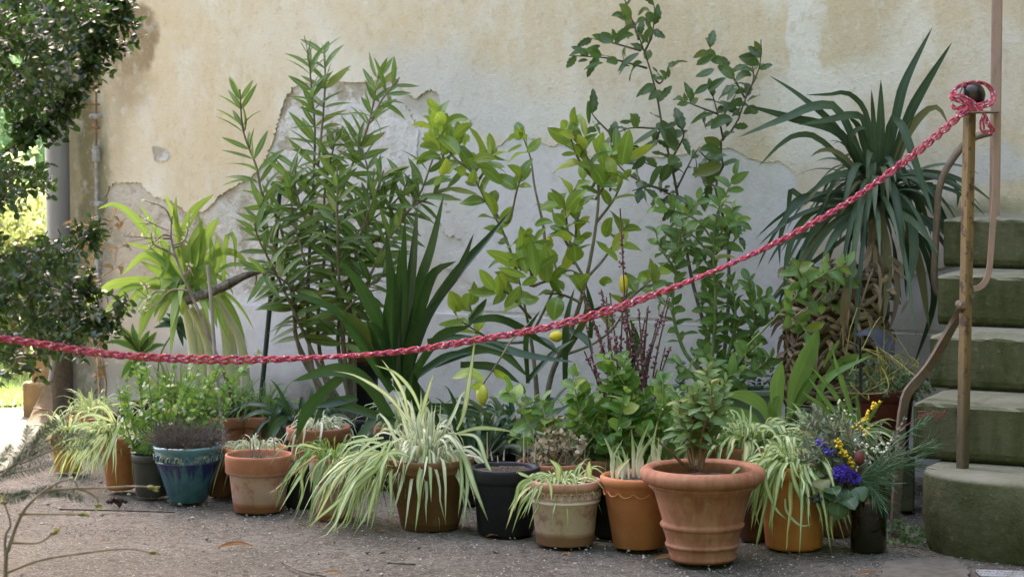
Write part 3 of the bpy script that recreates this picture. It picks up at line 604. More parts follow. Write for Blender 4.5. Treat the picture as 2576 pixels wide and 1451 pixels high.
def potted(name, label, mat, spec=None, geo=None, prof_=None, soil=.86, group='potted plants by the wall', z0=0.0, **k):
    x, y, rb, rr, h = geo or pot_geo(*spec)
    h -= z0
    root = thing(name, label, 'potted plant', (x, y, z0), 0, group)
    mb = MB(); lathe(mb, prof_ or classic(rb, rr, h, soil=soil, **k), (x, y, z0), 72, wob=.004); p = mb.build('pot', mat, root)
    soil_disc('soil', root, (x, y), rr - .012 - (rr - rb) * .1, z0 + h * soil)
    root_info[root.name] = (x, y, rb, rr, h, z0 + h * soil); return root
root_info = {}
TC1, TC2 = (.29, .12, .066), (.36, .165, .096)
def clay(nm, H, **k): return clay_mat(nm, k.pop('c1', TC1), k.pop('c2', TC2), H=H, **k)
# --- leaf colours
L_OLE = leaf_mat('oleander_leaf', (.065, .12, .028), (.15, .225, .07), (.28, .42, .06), .38, .4)
L_LEM = leaf_mat('lemon_leaf', (.070, .145, .022), (.235, .33, .05), (.45, .58, .06), .33, .3, tw=.42, old=.35, spec=.4)
L_LEM2 = leaf_mat('young_citrus_leaf', (.06, .125, .03), (.16, .26, .07), (.32, .48, .09), .36, .25)
L_BAY = leaf_mat('dark_bay_leaf', (.030, .058, .016), (.082, .135, .038), (.15, .28, .06), .34, .25, spec=.45)
L_YUC = leaf_mat('yucca_leaf', (.030, .055, .028), (.078, .115, .062), (.08, .16, .06), .5, .12, tw=.15, spec=.2)
L_STR = leaf_mat('broad_strap_leaf', (.015, .040, .011), (.040, .088, .024), (.08, .18, .025), .34, .12, tw=.2, spec=.4)
L_CRI = leaf_mat('pale_strap_leaf', (.15, .235, .05), (.25, .345, .09), (.42, .58, .08), .4, .2, tw=.45)
L_CRS = leaf_mat('pale_leaf_stalk', (.56, .57, .38), (.62, .62, .46), (.5, .55, .25), .45, .0, tipc=((.22, .32, .10), .55, 1.0), tw=.3)
L_SPI = leaf_mat('striped_leaf', (.50, .56, .30), (.60, .64, .42), (.55, .66, .28), .4, 0, brown=True, old=.3, edge=((.12, .21, .045), .27, .36), tipc=((.14, .22, .05), .70, 1.0), tw=.35)
L_SPW = leaf_mat('bleached_striped_leaf', (.58, .60, .43), (.68, .69, .55), (.6, .66, .4), .4, 0, brown=True, old=.3, edge=((.18, .27, .07), .33, .42), tipc=((.15, .24, .05), .66, 1.0), tw=.35)
L_SPG = leaf_mat('lime_striped_leaf', (.47, .54, .26), (.58, .63, .37), (.5, .62, .2), .4, 0, brown=True, old=.3, edge=((.11, .20, .04), .25, .34), tipc=((.13, .22, .045), .75, 1.05), tw=.35)
L_GRN = leaf_mat('green_blade', (.11, .20, .05), (.19, .29, .08), (.3, .45, .08), .4, .15)
L_MNT = leaf_mat('mint_leaf', (.05, .125, .02), (.16, .28, .06), (.28, .46, .06), .38, .25)
L_BOX = leaf_mat('box_leaf', (.012, .025, .008), (.05, .088, .024), (.10, .22, .03), .26, .2, spec=.5)
L_DRY = leaf_mat('dry_leaf', (.20, .12, .06), (.34, .23, .13), (.3, .2, .1), .8, .1, tw=.2)
L_LAV = leaf_mat('dry_lavender', (.06, .05, .045), (.13, .105, .09), None, .9, 0, tw=.1)
L_YEW = leaf_mat('yew_needle', (.018, .038, .018), (.04, .07, .034), None, .7, 0, tw=.1, spec=.1, back=0, old=0)
L_SUN = leaf_mat('garden_leaf', (.14, .19, .07), (.26, .31, .13), (.42, .5, .2), .45, .1, tw=.45)
L_SUN2 = leaf_mat('yellow_garden_leaf', (.07, .11, .03), (.17, .17, .055), (.25, .3, .09), .45, .1, tw=.5)
L_PIN = leaf_mat('pine_needle', (.055, .115, .055), (.10, .175, .085), None, .45, 0, tw=.15)
L_OLV = leaf_mat('olive_leaf', (.10, .13, .075), (.20, .23, .15), None, .5, .2, tw=.2)
L_GAL = leaf_mat('round_bouquet_leaf', (.03, .07, .025), (.06, .11, .045), None, .35, .3, tw=.2)
YEL = plain('yellow_petal', (.62, .43, .02), .6, (.75, .52, .05)); BLU = plain('violet_petal', (.055, .035, .33), .55, (.10, .07, .5)); BER = plain('white_berry', (.55, .55, .40), .4, (.65, .65, .55))
PNK = plain('heather_bud', (.13, .055, .072), .7, (.21, .105, .125)); DRB = plain('dark_berry', (.035, .045, .045), .35, (.07, .08, .075)); LEMON = plain('lemon_peel', (.62, .45, .03), .38, (.60, .50, .05), 60, .3)
LEMG = plain('green_lemon_peel', (.50, .46, .06), .38, (.40, .42, .07), 60, .3)

def spider(root, mat, c, r, n, L, el=(35, 85), g=(.5, 1.3), w_=.011, bias=None, name='leaves', zmin=.008, rr=0.6):
    mb = MB(); c = np.asarray(c, float)
    for i in range(n):
        az = rng.uniform(0, 2 * math.pi)
        if bias is not None and rng.random() < bias[1]: az = R(bias[0] + rng.normal(0, bias[2]))
        e = R(rng.uniform(*el)); l = rng.uniform(*L); gg = rng.uniform(*g)
        b = c + np.array((math.cos(az), math.sin(az), 0)) * r * rng.uniform(0, rr) + np.array((0, 0, rng.uniform(-.01, .01)))
        p = arc(b, az, e, l, gg, 9, zmin); q_ = np.linspace(0, 1, 9)[:, None]; p[:-1] += (rng.normal(0, .03, 3) * l * np.sin(q_ * math.pi) + rng.normal(0, .012, (9, 3)) * l * q_)[:-1] * (1, 1, .5)
        strap(mb, p, w_ * rng.uniform(.5, 1.3), 'blade', 10, (math.cos(az) * -.3 + rng.normal(0, .3), math.sin(az) * -.3 - .45, .9), .22, rng.normal(0, .5))
    return mb.build(name, mat, root)
def straps(mb, traces, D, dD=0.0, wm=1.0, kind='strap', nz=.25, tw=.35):
    for tr in traces:
        tile, w_, *pts = tr; dd = dD if not isinstance(w_, tuple) else w_[1]; w0 = w_[0] if isinstance(w_, tuple) else w_
        pa = tpath(T(tile, *pts), D, D + dd); strap(mb, pa, w0 * D / FU * wm, kind, 18, (rng.normal(0, .35), -1, nz + rng.normal(0, .25)), rng.uniform(.05, .2), rng.normal(0, tw))

# ------------------------------------------------------------------ front row
# blue glazed pot, dried lavender
g = pot_geo(473, 1268, 98, 1130, 176); H = g[4]
t = Nt('blue_glaze'); o = t.obj(); uv = t.xyz(t.uv()); z = t.math('DIVIDE', t.xyz(o)[2], H)
dr = t.noise(t.n('CombineXYZ', {0: t.math('MULTIPLY', uv[0], 26.), 1: t.math('MULTIPLY', z, 1.3)}), 1.0, 4); n = t.noise(o, 25, 4)
col = t.mix(t.ramp(n, .3, .7), (.042, .135, .165), (.026, .08, .12))
col = t.mix(t.math('MULTIPLY', t.ramp(t.math('ADD', dr, t.math('MULTIPLY', t.math('SUBTRACT', z, .52), .55)), .48, .58), t.ramp(z, .78, .70)), col, (.012, .022, .10))
col = t.mix(t.ramp(z, .90, .95, 0, .6), col, (.10, .20, .20)); col = t.mix(t.math('MULTIPLY', t.ramp(z, .72, .76), t.ramp(z, .88, .84, 0, 1)), col, t.mix(t.ramp(t.noise(o, 60, 3), .45, .6), (.03, .10, .14), (.20, .24, .15)))
M_BLUE = t.fin(col, .16, t.bump(n, .08, .003), **{'Coat Weight': .5})
x, y, rb, rr, h = g
pf = [(1e-4, 0), (rb - .005, 0), (rb, .006), (rb + (rr - rb) * .45, h * .42), (rr * .93, h * .70), (rr * .945, h * .715), (rr * .93, h * .73), (rr * .945, h * .84), (rr * .96, h * .855), (rr * .95, h * .87), (rr * .985, h * .91), (rr * .975, h * .93), (rr, h * .955), (rr, h * .985), (rr - .004, h), (rr - .011, h), (rr - .014, h * .95), (rr - .022, h * .8)]
lav = potted('lavender_pot', 'shiny blue glazed pot with dark drips holding dried grey lavender', M_BLUE, geo=g, prof_=pf, soil=.9)
mb = MB()
for k in range(22):                                   # scroll relief round the collar
    a = k * 2 * math.pi / 22; q = [np.array((x + (rr * .943 + .002) * math.cos(a + s), y + (rr * .943 + .002) * math.sin(a + s), h * .785 + zz)) for s, zz in ((-.1, -.008), (-.06, .008), (.0, .01), (.04, 0), (.0, -.007), (-.02, .0))]
    tube(mb, q, .003, 5, 14)
mb.build('scroll_relief', M_BLUE, lav)
mb = MB()
for i in range(420):
    a = rng.uniform(0, 6.28); q = rng.uniform(0, .095) ; b = np.array((x + q * math.cos(a), y + q * math.sin(a), h * .88)); e = R(rng.uniform(25, 88)); l = rng.uniform(.05, .115)
    d = np.array((math.cos(a) * math.cos(e), math.sin(a) * math.cos(e), math.sin(e))); p = np.array([b, b + d * l * .5 + rng.normal(0, .006, 3), b + d * l + rng.normal(0, .01, 3)])
    tube(mb, p, [.0016, .0008], 4, 5, None, False); m = 9; tt = rng.uniform(.15, 1, m)[:, None]
    leaves(mb, b + d * l * tt, nrm(d + rng.normal(0, .7, (m, 3))), rdir(m), rng.uniform(.007, .016, m), .0028, 'lance', 3, .2)
mb.build('dry_stems', L_LAV, lav)

# whitish terracotta pot with stubs
g = pot_geo(652, 1294, 129, 1153, 171)
p6 = potted('terracotta_pot', 'lime stained terracotta pot beside the blue one holding only dry stubs', clay('limed_clay', g[4], lime=.75, lo=.14, hi=.66, foot=.13, limec=(.42, .31, .27)), geo=g, band=.34, out=.008, soil=.88)
x, y, rb, rr, h = g
for i in range(9):
    mb = MB(); a = rng.uniform(0, 6.28); q = rng.uniform(0, .07); b = np.array((x + q * math.cos(a), y + q * math.sin(a), h * .86)); tube(mb, [b, b + np.array((rng.normal(0, .01), rng.normal(0, .01), rng.uniform(.03, .10)))], [.0022, .001], 5); mb.build('dry_stub', G['twig'], p6)
# far left: ochre pot, terracotta pot and dark pot
g = pot_geo(172, 1189, 66, 1098, 100)
po = potted('ochre_pot', 'small ochre glazed pot at the left end half hidden by fern twigs', clay('ochre_glaze', g[4], c1=(.40, .22, .05), c2=(.46, .28, .08), rough=.4), geo=g)
spider(po, L_SPG, (g[0], g[1], g[4] * .9), g[3], 70, (.14, .30), (40, 88), (.35, 1.0), .010)
g = pot_geo(303, 1235, 70, 1103, 106)
p2 = potted('terracotta_pot', 'orange terracotta pot at the left under a cascading striped plant', clay('plain_clay', g[4], c1=(.36, .15, .07), c2=(.44, .20, .10)), geo=g)
spider(p2, L_SPG, (g[0] - .01, g[1], g[4] * .92), g[3], 130, (.16, .36), (25, 80), (.5, 1.25), .011, (205, .55, 40))
mb = MB(); 
for tr in [('G', 16, (640, 660), (632, 640), (600, 720), (540, 900)), ('G', 12, (620, 690), (580, 750), (530, 860), (515, 950)), ('G', 10, (560, 700), (480, 790), (400, 860)), ('G', 10, (600, 640), (480, 600), (380, 640)), ('G', 9, (560, 720), (500, 830), (400, 935)), ('G', 9, (540, 700), (470, 760), (365, 905)), ('G', 8, (610, 640), (560, 560), (490, 510)), ('G', 9, (600, 650), (540, 560), (420, 590))]:
    straps(mb, [tr], g[1] - .13, -.05, 1, 'blade', .5)
mb.build('hanging_leaves', L_SPI, p2)
g = pot_geo(383, 1252, 80, 1148, 104)
mint = potted('plastic_pot', 'dark grey plastic pot beside the blue one with fresh green mint', plain('grey_plastic', (.045, .045, .043), .5, (.07, .07, .065), 12, .1), geo=g, band=.2, out=.004)
def shoots(root, c, r, n, hgt, lean, mat, L, W, kind, sp, per=2, rad=.0025, stem=None, start=.15, ang=(40, 75), tipL=.5, names=('stems', 'leaves'), wav=.05, centre=None, seg=6, fold=.15, droop=.3):
    ms = MB(); ml = MB()
    for i in range(n):
        a = rng.uniform(0, 6.28); q = r * math.sqrt(rng.random()); b = np.array((c[0] + q * math.cos(a), c[1] + q * math.sin(a), c[2])); hh = rng.uniform(*hgt)
        tip = b + np.array((math.cos(a) * q / max(r, 1e-3) * lean + rng.normal(0, lean * .4), math.sin(a) * q / max(r, 1e-3) * lean * .7 + rng.normal(0, lean * .3), hh))
        if centre is not None: tip[:2] += np.array(centre) * hh
        md = (b + tip) / 2 + rng.normal(0, .02, 3) * (hh / .3) ** .5
        p = tube(ms, [b, md, tip], [rad, rad * .45], 5, 10)
        leafy(ml, p, start, sp, L, W, kind, per, ang, seg, droop, fold, 0.1, .9, tipL, wav)
    ms.build(names[0], stem or G['stem_green'], root); return ml.build(names[1], mat, root)
shoots(mint, (g[0] + .03, g[1] + .03, g[4] * .86), .09, 48, (.10, .38), .13, L_MNT, .030, .023, 'round', .022, 2, .0022, centre=(.15, 0.1))
# terracotta pots half hidden, spider plants in each
g = pot_geo(643, 1262, 112, 1134, 162)
q = potted('terracotta_pot', 'terracotta pot with dead orange leaves and white striped grass behind the stub pot', clay('clay_a', g[4], c1=(.36, .17, .075), c2=(.46, .25, .13)), geo=g)
spider(q, L_SPW, (g[0], g[1], g[4] * .92), g[3], 95, (.10, .20), (40, 88), (.6, 1.7), .008)
mb = MB(); 
for i in range(40):
    a = rng.uniform(0, 6.28); strap(mb, arc((g[0] + .06 * math.cos(a), g[1] + .06 * math.sin(a), g[4] * .9), a, R(40), rng.uniform(.05, .12), 1.3, 8), .006, 'blade', 8)
q6 = mb.build('dead_leaves', leaf_mat('orange_dead_leaf', (.45, .22, .05), (.55, .32, .10), None, .7, 0), q)
g = pot_geo(842, 1312, 92, 1157, 126)
q = potted('terracotta_pot', 'lime bloomed terracotta pot with grassy shoots between stub pot and brown pot', clay('clay_b', g[4], lime=.8, lo=.08, hi=.9, foot=.09, limec=(.40, .34, .30)), geo=g, prof_=None, band=.40, out=.010)
spider(q, L_GRN, (g[0], g[1], g[4] * .93), g[3], 75, (.14, .33), (15, 85), (.5, 1.3), .010, (215, .4, 50))
mb = MB()
straps(mb, [('H', 13, (330, 810), (280, 900), (240, 960), (150, 1110)), ('H', 12, (310, 790), (270, 900), (275, 1010), (235, 1120)), ('H', 11, (430, 800), (340, 880), (315, 1010)), ('H', 12, (450, 830), (430, 900), (410, 1000), (350, 1090)), ('H', 10, (380, 780), (260, 760), (230, 850))], g[1] - .10, -.03, 1, 'blade', .5)
mb.build('hanging_leaves', L_SPG, q)
mb = MB(); ff = tpath(T('H', (345, 815), (250, 890), (140, 990)), g[1] - .14); tube(mb, ff, .0035, 6, 10); e = ff[-1]
for i in range(14): tube(mb, [e, e + nrm(ff[2] - ff[1]) * rng.uniform(.01, .035) + rng.normal(0, .012, 3)], [.0012, .0005], 4, 3)
mb.build('dry_stalk', plain('straw', (.50, .36, .20), .8), q)
# brown plastic pot with the big striped plant
g = pot_geo(1082, 1338, 146, 1165, 224); x, y, rb, rr, h = g
t = clay_mat('brown_plastic', (.125, .066, .03), (.165, .09, .044), H=h, dirt=.25, rough=.6, foot=.10)
pf = [(1e-4, 0), (rb - .003, 0), (rb, .004), (rb + (rr - rb) * .78, h * .80), (rr * .955, h * .805), (rr * .97, h * .825), (rr * .97, h * .885), (rr * .985, h * .895), (rr, h * .92), (rr, h - .003), (rr - .003, h), (rr - .008, h), (rr - .011, h * .96), (rr - .02, h * .85)]
q8 = potted('brown_pot', 'brown plastic pot with a large white striped plant spilling over its sides', t, geo=g, prof_=pf, soil=.9)
c = (x, y, h * .92)
spider(q8, L_SPW, (x - .02, y, h), rr, 52, (.20, .40), (58, 88), (.45, 1.25), .016, (180, .25, 55)); spider(q8, L_SPW, (x - .015, y, h), rr, 36, (.24, .42), (68, 89), (.15, .8), .016, None, 'upright_leaves', rr=.4); spider(q8, L_SPW, c, rr, 42, (.16, .36), (30, 70), (.7, 1.5), .0135, None, 'short_leaves')
spider(q8, L_SPI, (x - .07, y - .03, h * .95), rr, 27, (.28, .48), (20, 60), (.75, 1.25), .0145, (205, .9, 22), 'cascading_leaves')
spider(q8, L_SPG, (x - .10, y + .12, h * .80), rr, 28, (.22, .36), (5, 40), (.8, 1.3), .013, (225, .8, 30), 'lower_leaves')
mb = MB()
straps(mb, [('H', 16, (1085, 680), (1120, 600), (1150, 430), (1185, 170)), ('H', 12, (900, 600), (850, 480), (760, 380), (650, 340)), ('H', 12, (840, 640), (720, 500), (560, 400), (430, 370)), ('H', 12, (830, 600), (800, 480), (740, 380), (690, 310)), ('H', 13, (890, 640), (920, 520), (965, 380)), ('H', 13, (1080, 700), (1200, 670), (1330, 680), (1410, 700)), ('H', 20, (1070, 720), (1130, 840), (1170, 960), (1250, 1160)), ('H', 14, (1090, 700), (1190, 720), (1240, 850), (1305, 975)), ('H', 13, (930, 760), (900, 900), (885, 1060), (865, 1220)), ('H', 16, (920, 760), (900, 870), (880, 960), (890, 1090)),
            ('H', 12, (940, 780), (945, 900), (950, 1060)), ('H', 12, (1100, 780), (1110, 960), (1090, 1140)), ('H', 12, (1110, 760), (1140, 960), (1110, 1210)), ('H', 17, (740, 740), (690, 850), (560, 970), (290, 1200)), ('H', 17, (730, 760), (690, 900), (640, 1050), (610, 1200)), ('H', 17, (720, 740), (650, 860), (500, 1000), (440, 1230)), ('H', 15, (730, 740), (600, 800), (440, 950), (425, 1080)), ('H', 14, (860, 830), (780, 800), (720, 810), (680, 870)), ('H', 13, (700, 720), (560, 740), (465, 765)), ('H', 14, (740, 760), (680, 900), (620, 1100), (540, 1235))], y - .10, -.10, 1.0, 'blade', .5)
mb.build('long_leaves', L_SPI, q8)
# black tub
g = pot_geo(1272, 1352, 142, 1186, 176); x, y, rb, rr, h = g
q9 = potted('black_tub', 'big black plastic tub with mauve rim soil and few dry stubs', plain('black_plastic', (.010, .011, .015), .42, (.018, .019, .024), 10, .1), geo=g, band=.22, out=.005, soil=.93)
STUB = plain('pale_stub', (.45, .38, .28), .8)
for (a_, b_) in (((1245, 830), (1243, 690)), ((1330, 840), (1333, 785)), ((1435, 850), (1435, 690)), ((1300, 850), (1298, 815)), ((1490, 850), (1500, 720)), ((1270, 840), (1262, 790))): mb = MB(); tube(mb, tpath(T('H', a_, b_), y + rng.uniform(-.05, .05)), [.003, .0012], 5); mb.build('dry_stub', STUB, q9)
# greek key pot
g = pot_geo(1421, 1378, 146, 1219, 184); x, y, rb, rr, h = g
M_KEY = clay('limed_clay_key', h, lime=1.0, lo=.17, hi=.75, foot=.16, limec=(.57, .44, .38), c1=(.32, .17, .11), c2=(.42, .26, .18))
pf = [(1e-4, 0), (rb - .004, 0), (rb, .005), (rb + (rr - rb) * .55, h * .64), (rr * .965, h * .66), (rr * .985, h * .675), (rr * .985, h * .70), (rr * .955, h * .715), (rr * .965, h * .87), (rr * .99, h * .885), (rr, h * .91), (rr, h - .004), (rr - .004, h), (rr - .012, h), (rr - .014, h * .96), (rr - .022, h * .85)]
q10 = potted('key_pattern_pot', 'white bloomed terracotta pot with a greek key band and short striped leaves', M_KEY, geo=g, prof_=pf, soil=.92)
mb = MB(); nk = 30; r0 = rr * .96
for k in range(nk):
    a0 = k * 2 * math.pi / nk; da = 2 * math.pi / nk
    for (u0, v0, u1, v1) in ((.05, .745, .88, .756), (.05, .745, .17, .845), (.05, .835, .70, .846), (.58, .785, .70, .846), (.32, .785, .70, .796)):
        A0, A1 = a0 + da * u0, a0 + da * u1; V = []
        for aa in (A0, A1):
            for zz in (v0, v1):
                for r_ in (r0 - .004, r0 + .005): V.append((x + r_ * math.cos(aa), y + r_ * math.sin(aa), zz * h))
        mb.add(V, [(1, 3, 7, 5), (0, 1, 5, 4), (2, 6, 7, 3), (0, 2, 3, 1), (4, 5, 7, 6)])
mb.build('key_band', clay('key_clay', h, c1=(.34, .23, .18), c2=(.42, .31, .25)), q10, False)
spider(q10, L_SPG, (x - .01, y, h * .93), rr, 85, (.09, .20), (20, 75), (.4, 1.2), .012, (180, .3, 60))
mb = MB(); straps(mb, [('I', 12, (200, 920), (110, 960), (80, 1040), (40, 1105)), ('I', 11, (190, 910), (100, 990), (75, 1110)), ('I', 11, (240, 930), (265, 970), (270, 1055)), ('I', 12, (160, 930), (95, 905), (90, 900)), ('I', 20, (470, 930), (465, 880), (470, 840)), ('I', 24, (305, 940), (300, 880), (255, 830))], y - .12, -.03, 1, 'blade', .5); mb.build('hanging_leaves', L_SPG, q10)
# orange plastic pot with bulbs
g = pot_geo(1608, 1384, 132, 1209, 200); x, y, rb, rr, h = g
pf = [(1e-4, 0), (rb - .003, 0), (rb, .004), (rb + (rr - rb) * .74, h * .85), (rr * .93, h * .86), (rr * .985, h * .90), (rr, h * .93), (rr, h - .005), (rr - .005, h), (rr - .012, h), (rr - .016, h * .95), (rr - .025, h * .85)]
M_ORA = clay('orange_plastic', h, c1=(.40, .155, .065), c2=(.46, .19, .085), dirt=.3, rough=.6)
q11 = potted('orange_pot', 'orange plastic pot with a swag relief and pale sprouting bulb shoots', M_ORA, geo=g, prof_=pf, soil=.93)
mb = MB()
for k in range(14):
    a0 = k * 2 * math.pi / 14; rz = rb + (rr - rb) * .70
    tube(mb, [np.array((x + (rz - .0008 + .0015) * math.cos(a0 + s), y + (rz + .0007) * math.sin(a0 + s), h * zz)) for s, zz in ((.0, .80), (.11, .755), (.225, .74), (.34, .755), (.45, .80))], .003, 5, 16)
mb.build('swag_relief', M_ORA, q11)
mb = MB()
for i in range(26):
    b = np.array((x + rng.uniform(-.085, .06), y + rng.uniform(-.07, .06), h * .92)); hh = rng.uniform(.05, .15) * (1.25 if i % 5 == 0 else 1); strap(mb, [b, b + (rng.normal(0, .008), 0, hh * .5), b + (rng.normal(0, .02), rng.normal(0, .01), hh)], rng.uniform(.008, .017), 'blade', 9, (rng.normal(0, .4), -1, .1), .3)
mb.build('shoots', leaf_mat('bulb_shoot', (.60, .58, .42), (.66, .64, .5), None, .45, 0, tipc=((.15, .25, .06), .25, .7), tw=.25), q11)
# big terracotta pot
g = pot_geo(1766, 1422, 168, 1208, 316); x, y, rb, rr, h = g
h = P(1766, 1196, y - rr)[2]
M_BIG = clay('weathered_clay', h, c1=(.27, .105, .056), c2=(.345, .15, .085), streak=.35, lime=.10, lo=.02, hi=.95, limec=(.42, .33, .27), dirt=.3)
ro = rr; zr = h - .024
def ringp(r, z, s=.006): return [(r - .001, z - s * 2.4), (r, z - s * 1.5), (r + s * .75, z - s * 1.1), (r + s, z - s * .4), (r + s, z + s * .3), (r + s * .7, z + s * .8), (r + .0005, z + s * 1.2), (r, z + s * 2.2)]
rmid = lambda f: rb + (ro * .80 - rb) * f
pf = [(1e-4, 0), (rb - .006, 0), (rb + .001, .004), (rb + .004, .012), (rb - .001, .020)] + ringp(rmid(.16), h * .17, .0042) + [(rmid(.27), h * .28)] + ringp(rmid(.42), h * .385, .006) + [(rmid(.72), h * .62), (rmid(.95), h * .765), (ro * .865, h * .785), (ro * .875, h * .80), (ro * .88, h * .815)] + \
     [(ro - .020 + .022 * math.cos(a), zr + .023 * math.sin(a)) for a in np.linspace(-1.9, 2.6, 16)] + [(ro * .845, h * .88), (ro * .80, h * .75)]
q12 = potted('large_terracotta_pot', 'large ringed terracotta pot with rolled rim holding a leggy leafy shrub', M_BIG, geo=(x, y, rb, rr, h), prof_=pf, soil=.84)
mb = MB(); ml = MB(); cz = h * .86
for tr in [((1000, 890), (960, 860), (900, 800), (830, 740)), ((1010, 890), (990, 800), (985, 680), (1010, 560), (1040, 470)), ((1030, 900), (1020, 780), (1000, 640), (960, 560), (920, 480)), ((1040, 890), (1060, 760), (1080, 640), (1070, 520), (1090, 330)), ((1050, 890), (1080, 800), (1130, 720), (1155, 650)), ((1040, 880), (1050, 740), (1040, 600), (1000, 470)), ((1060, 890), (1075, 740), (1100, 600), (1140, 500), (1190, 420)), ((1050, 890), (1060, 700), (1110, 560), (1100, 420)), ((1030, 890), (1010, 760), (1000, 620), (970, 600)), ((1055, 880), (1090, 700), (1150, 560), (1180, 480)), ((1035, 870), (1030, 700), (1060, 580), (1060, 440)), ((1020, 880), (980, 740), (950, 640), (940, 560))]:
    pa = tpath(T('I', *tr), y + rng.uniform(-.03, .03), y + rng.uniform(-.10, .10)); pa = tube(mb, pa, [.0065, .0025], 6, 20)
    if tr[-1][1] < 640: leafy(ml, pa, .36, .013, .052, .021, 'ellip', 2, (40, 80), 6, .4, .2, .05, .9, .6, .08, face=1.2)
b = np.array((x - .005, y, cz - .02)); balls(mb, b + rng.normal(0, .012, (14, 3)), .012, False, .2)
mb.build('woody_stems', bark_mat('brown_wood', (.10, .055, .03), (.21, .125, .07)), q12); ml.build('leaves', leaf_mat('shrub_leaf', (.10, .18, .06), (.19, .28, .11), (.3, .42, .1), .45, .2), q12)
# right orange pot
g = pot_geo(1997, 1389, 144, 1180, 172); x, y, rb, rr, h = g
pf = [(1e-4, 0), (rb - .01, 0), (rb - .003, .003), (rb, .012), (rb + .008, h * .35), (rb + .011, h * .7), (rb + .010, h * .84), (rr - .004, h * .85), (rr, h * .87), (rr, h - .004), (rr - .004, h), (rr - .012, h), (rr - .016, h * .95), (rr - .02, h * .8)]
q13 = potted('orange_clay_pot', 'smooth orange clay pot beside the bouquet with drooping striped leaves', clay('orange_clay', h, c1=(.40, .15, .045), c2=(.46, .185, .062), dirt=.25), geo=g, prof_=pf, soil=.92)
spider(q13, L_SPG, (x, y, h * .96), rr, 230, (.13, .30), (10, 85), (.5, 1.5), .020)
mb = MB(); straps(mb, [('J', 17, (300, 850), (240, 900), (220, 960), (270, 1090), (330, 1150)), ('J', 16, (350, 860), (370, 950), (410, 1060), (400, 1150)), ('J', 16, (260, 860), (180, 940), (160, 1080), (190, 1200)), ('J', 17, (420, 850), (440, 930), (465, 980)), ('J', 17, (280, 840), (240, 890), (225, 950)), ('J', 14, (450, 860), (480, 980), (505, 1100), (500, 1180)), ('J', 12, (320, 1040), (330, 1110), (400, 1180), (470, 1170)), ('J', 14, (410, 880), (430, 1000), (455, 1150)), ('J', 14, (600, 1000), (570, 1100), (560, 1180), (575, 1270)), ('J', 14, (240, 870), (190, 960), (170, 1060), (165, 1130)), ('J', 15, (360, 850), (380, 900), (400, 940)), ('J', 12, (610, 1010), (640, 1090), (665, 1180))], y - .12, -.05, 1.0, 'blade', .4); mb.build('hanging_leaves', L_SPG, q13)

# ------------------------------------------------------------------ second row and tall plants
PB = plain('black_nursery_pot', (.008, .0085, .01), .5, (.025, .026, .028), 12, .1)
def back_pot(name, label, mat, ux, D, rr, h, rbf=.72, group='potted plants by the wall', z0=0., **k):
    x = P(ux, 1000, D)[0]; return potted(name, label, mat, geo=(x, D, rr * rbf, rr, h + z0), z0=z0, group=group, **k), x
# spider plants filling the second row
for i, (ux, D, rr, h, mat, n, L, lab, el, gr) in enumerate([
    (800, 8.25, .115, .19, L_SPW, 85, (.10, .24), 'squat terracotta pot behind the brown pot full of thin pale striped leaves', (40, 88), (.5, 1.4)),
    (560, 8.75, .13, .17, L_GRN, 150, (.18, .36), 'low terracotta pot of grassy green leaves below the pale crinum stalks', (45, 88), (.2, .7)),
    (665, 8.75, .11, .17, L_GRN, 110, (.16, .36), 'low terracotta pot of grassy green leaves behind the stub pot', (40, 88), (.3, 1.0)),
    (450, 8.95, .12, .17, L_GRN, 150, (.18, .40), 'low terracotta pot of grassy green leaves behind the mint', (50, 88), (.2, .8)),
    (1010, 8.45, .11, .17, L_SPG, 110, (.16, .36), 'low terracotta pot of striped leaves under the broad strap plant', (30, 88), (.4, 1.2)),
    (230, 8.95, .10, .15, L_SPG, 90, (.14, .30), 'low terracotta pot of lime striped leaves near the house corner', (30, 88), (.3, 1.0)),
    (1880, 7.45, .12, .24, L_SPG, 260, (.16, .34), 'terracotta pot behind the large ringed pot with a lime striped mop', (25, 85), (.4, 1.2)),
    (1745, 7.75, .11, .24, L_SPG, 150, (.15, .32), 'terracotta pot below the green trough with pale striped leaves', (25, 85), (.4, 1.2)),
    (2090, 7.5, .12, .24, L_SPG, 190, (.16, .34), 'terracotta pot below the woven basket with upright striped leaves', (40, 88), (.3, 1.0))]):
    r_, x = back_pot('terracotta_pot', lab, clay('clay_back', h, c1=(.30, .13, .075)), ux, D, rr, h); spider(r_, mat, (x, D, h * .95), rr, n, L, el, gr, .010 if i < 6 else .021)
    if i == 8:
        mb = MB(); straps(mb, [('J', 16, (700, 700), (640, 500), (600, 380), (565, 250)), ('J', 12, (690, 700), (600, 520), (450, 340)), ('J', 13, (680, 700), (560, 560), (440, 400)), ('J', 12, (720, 700), (700, 560), (690, 470)), ('J', 14, (640, 700), (520, 560), (410, 480)), ('J', 11, (720, 690), (800, 560), (835, 525)), ('J', 20, (560, 700), (500, 520), (560, 400), (770, 290))], D - .05, -.05, 1.1, 'strap', .3); mb.build('upright_leaves', L_GRN, r_)
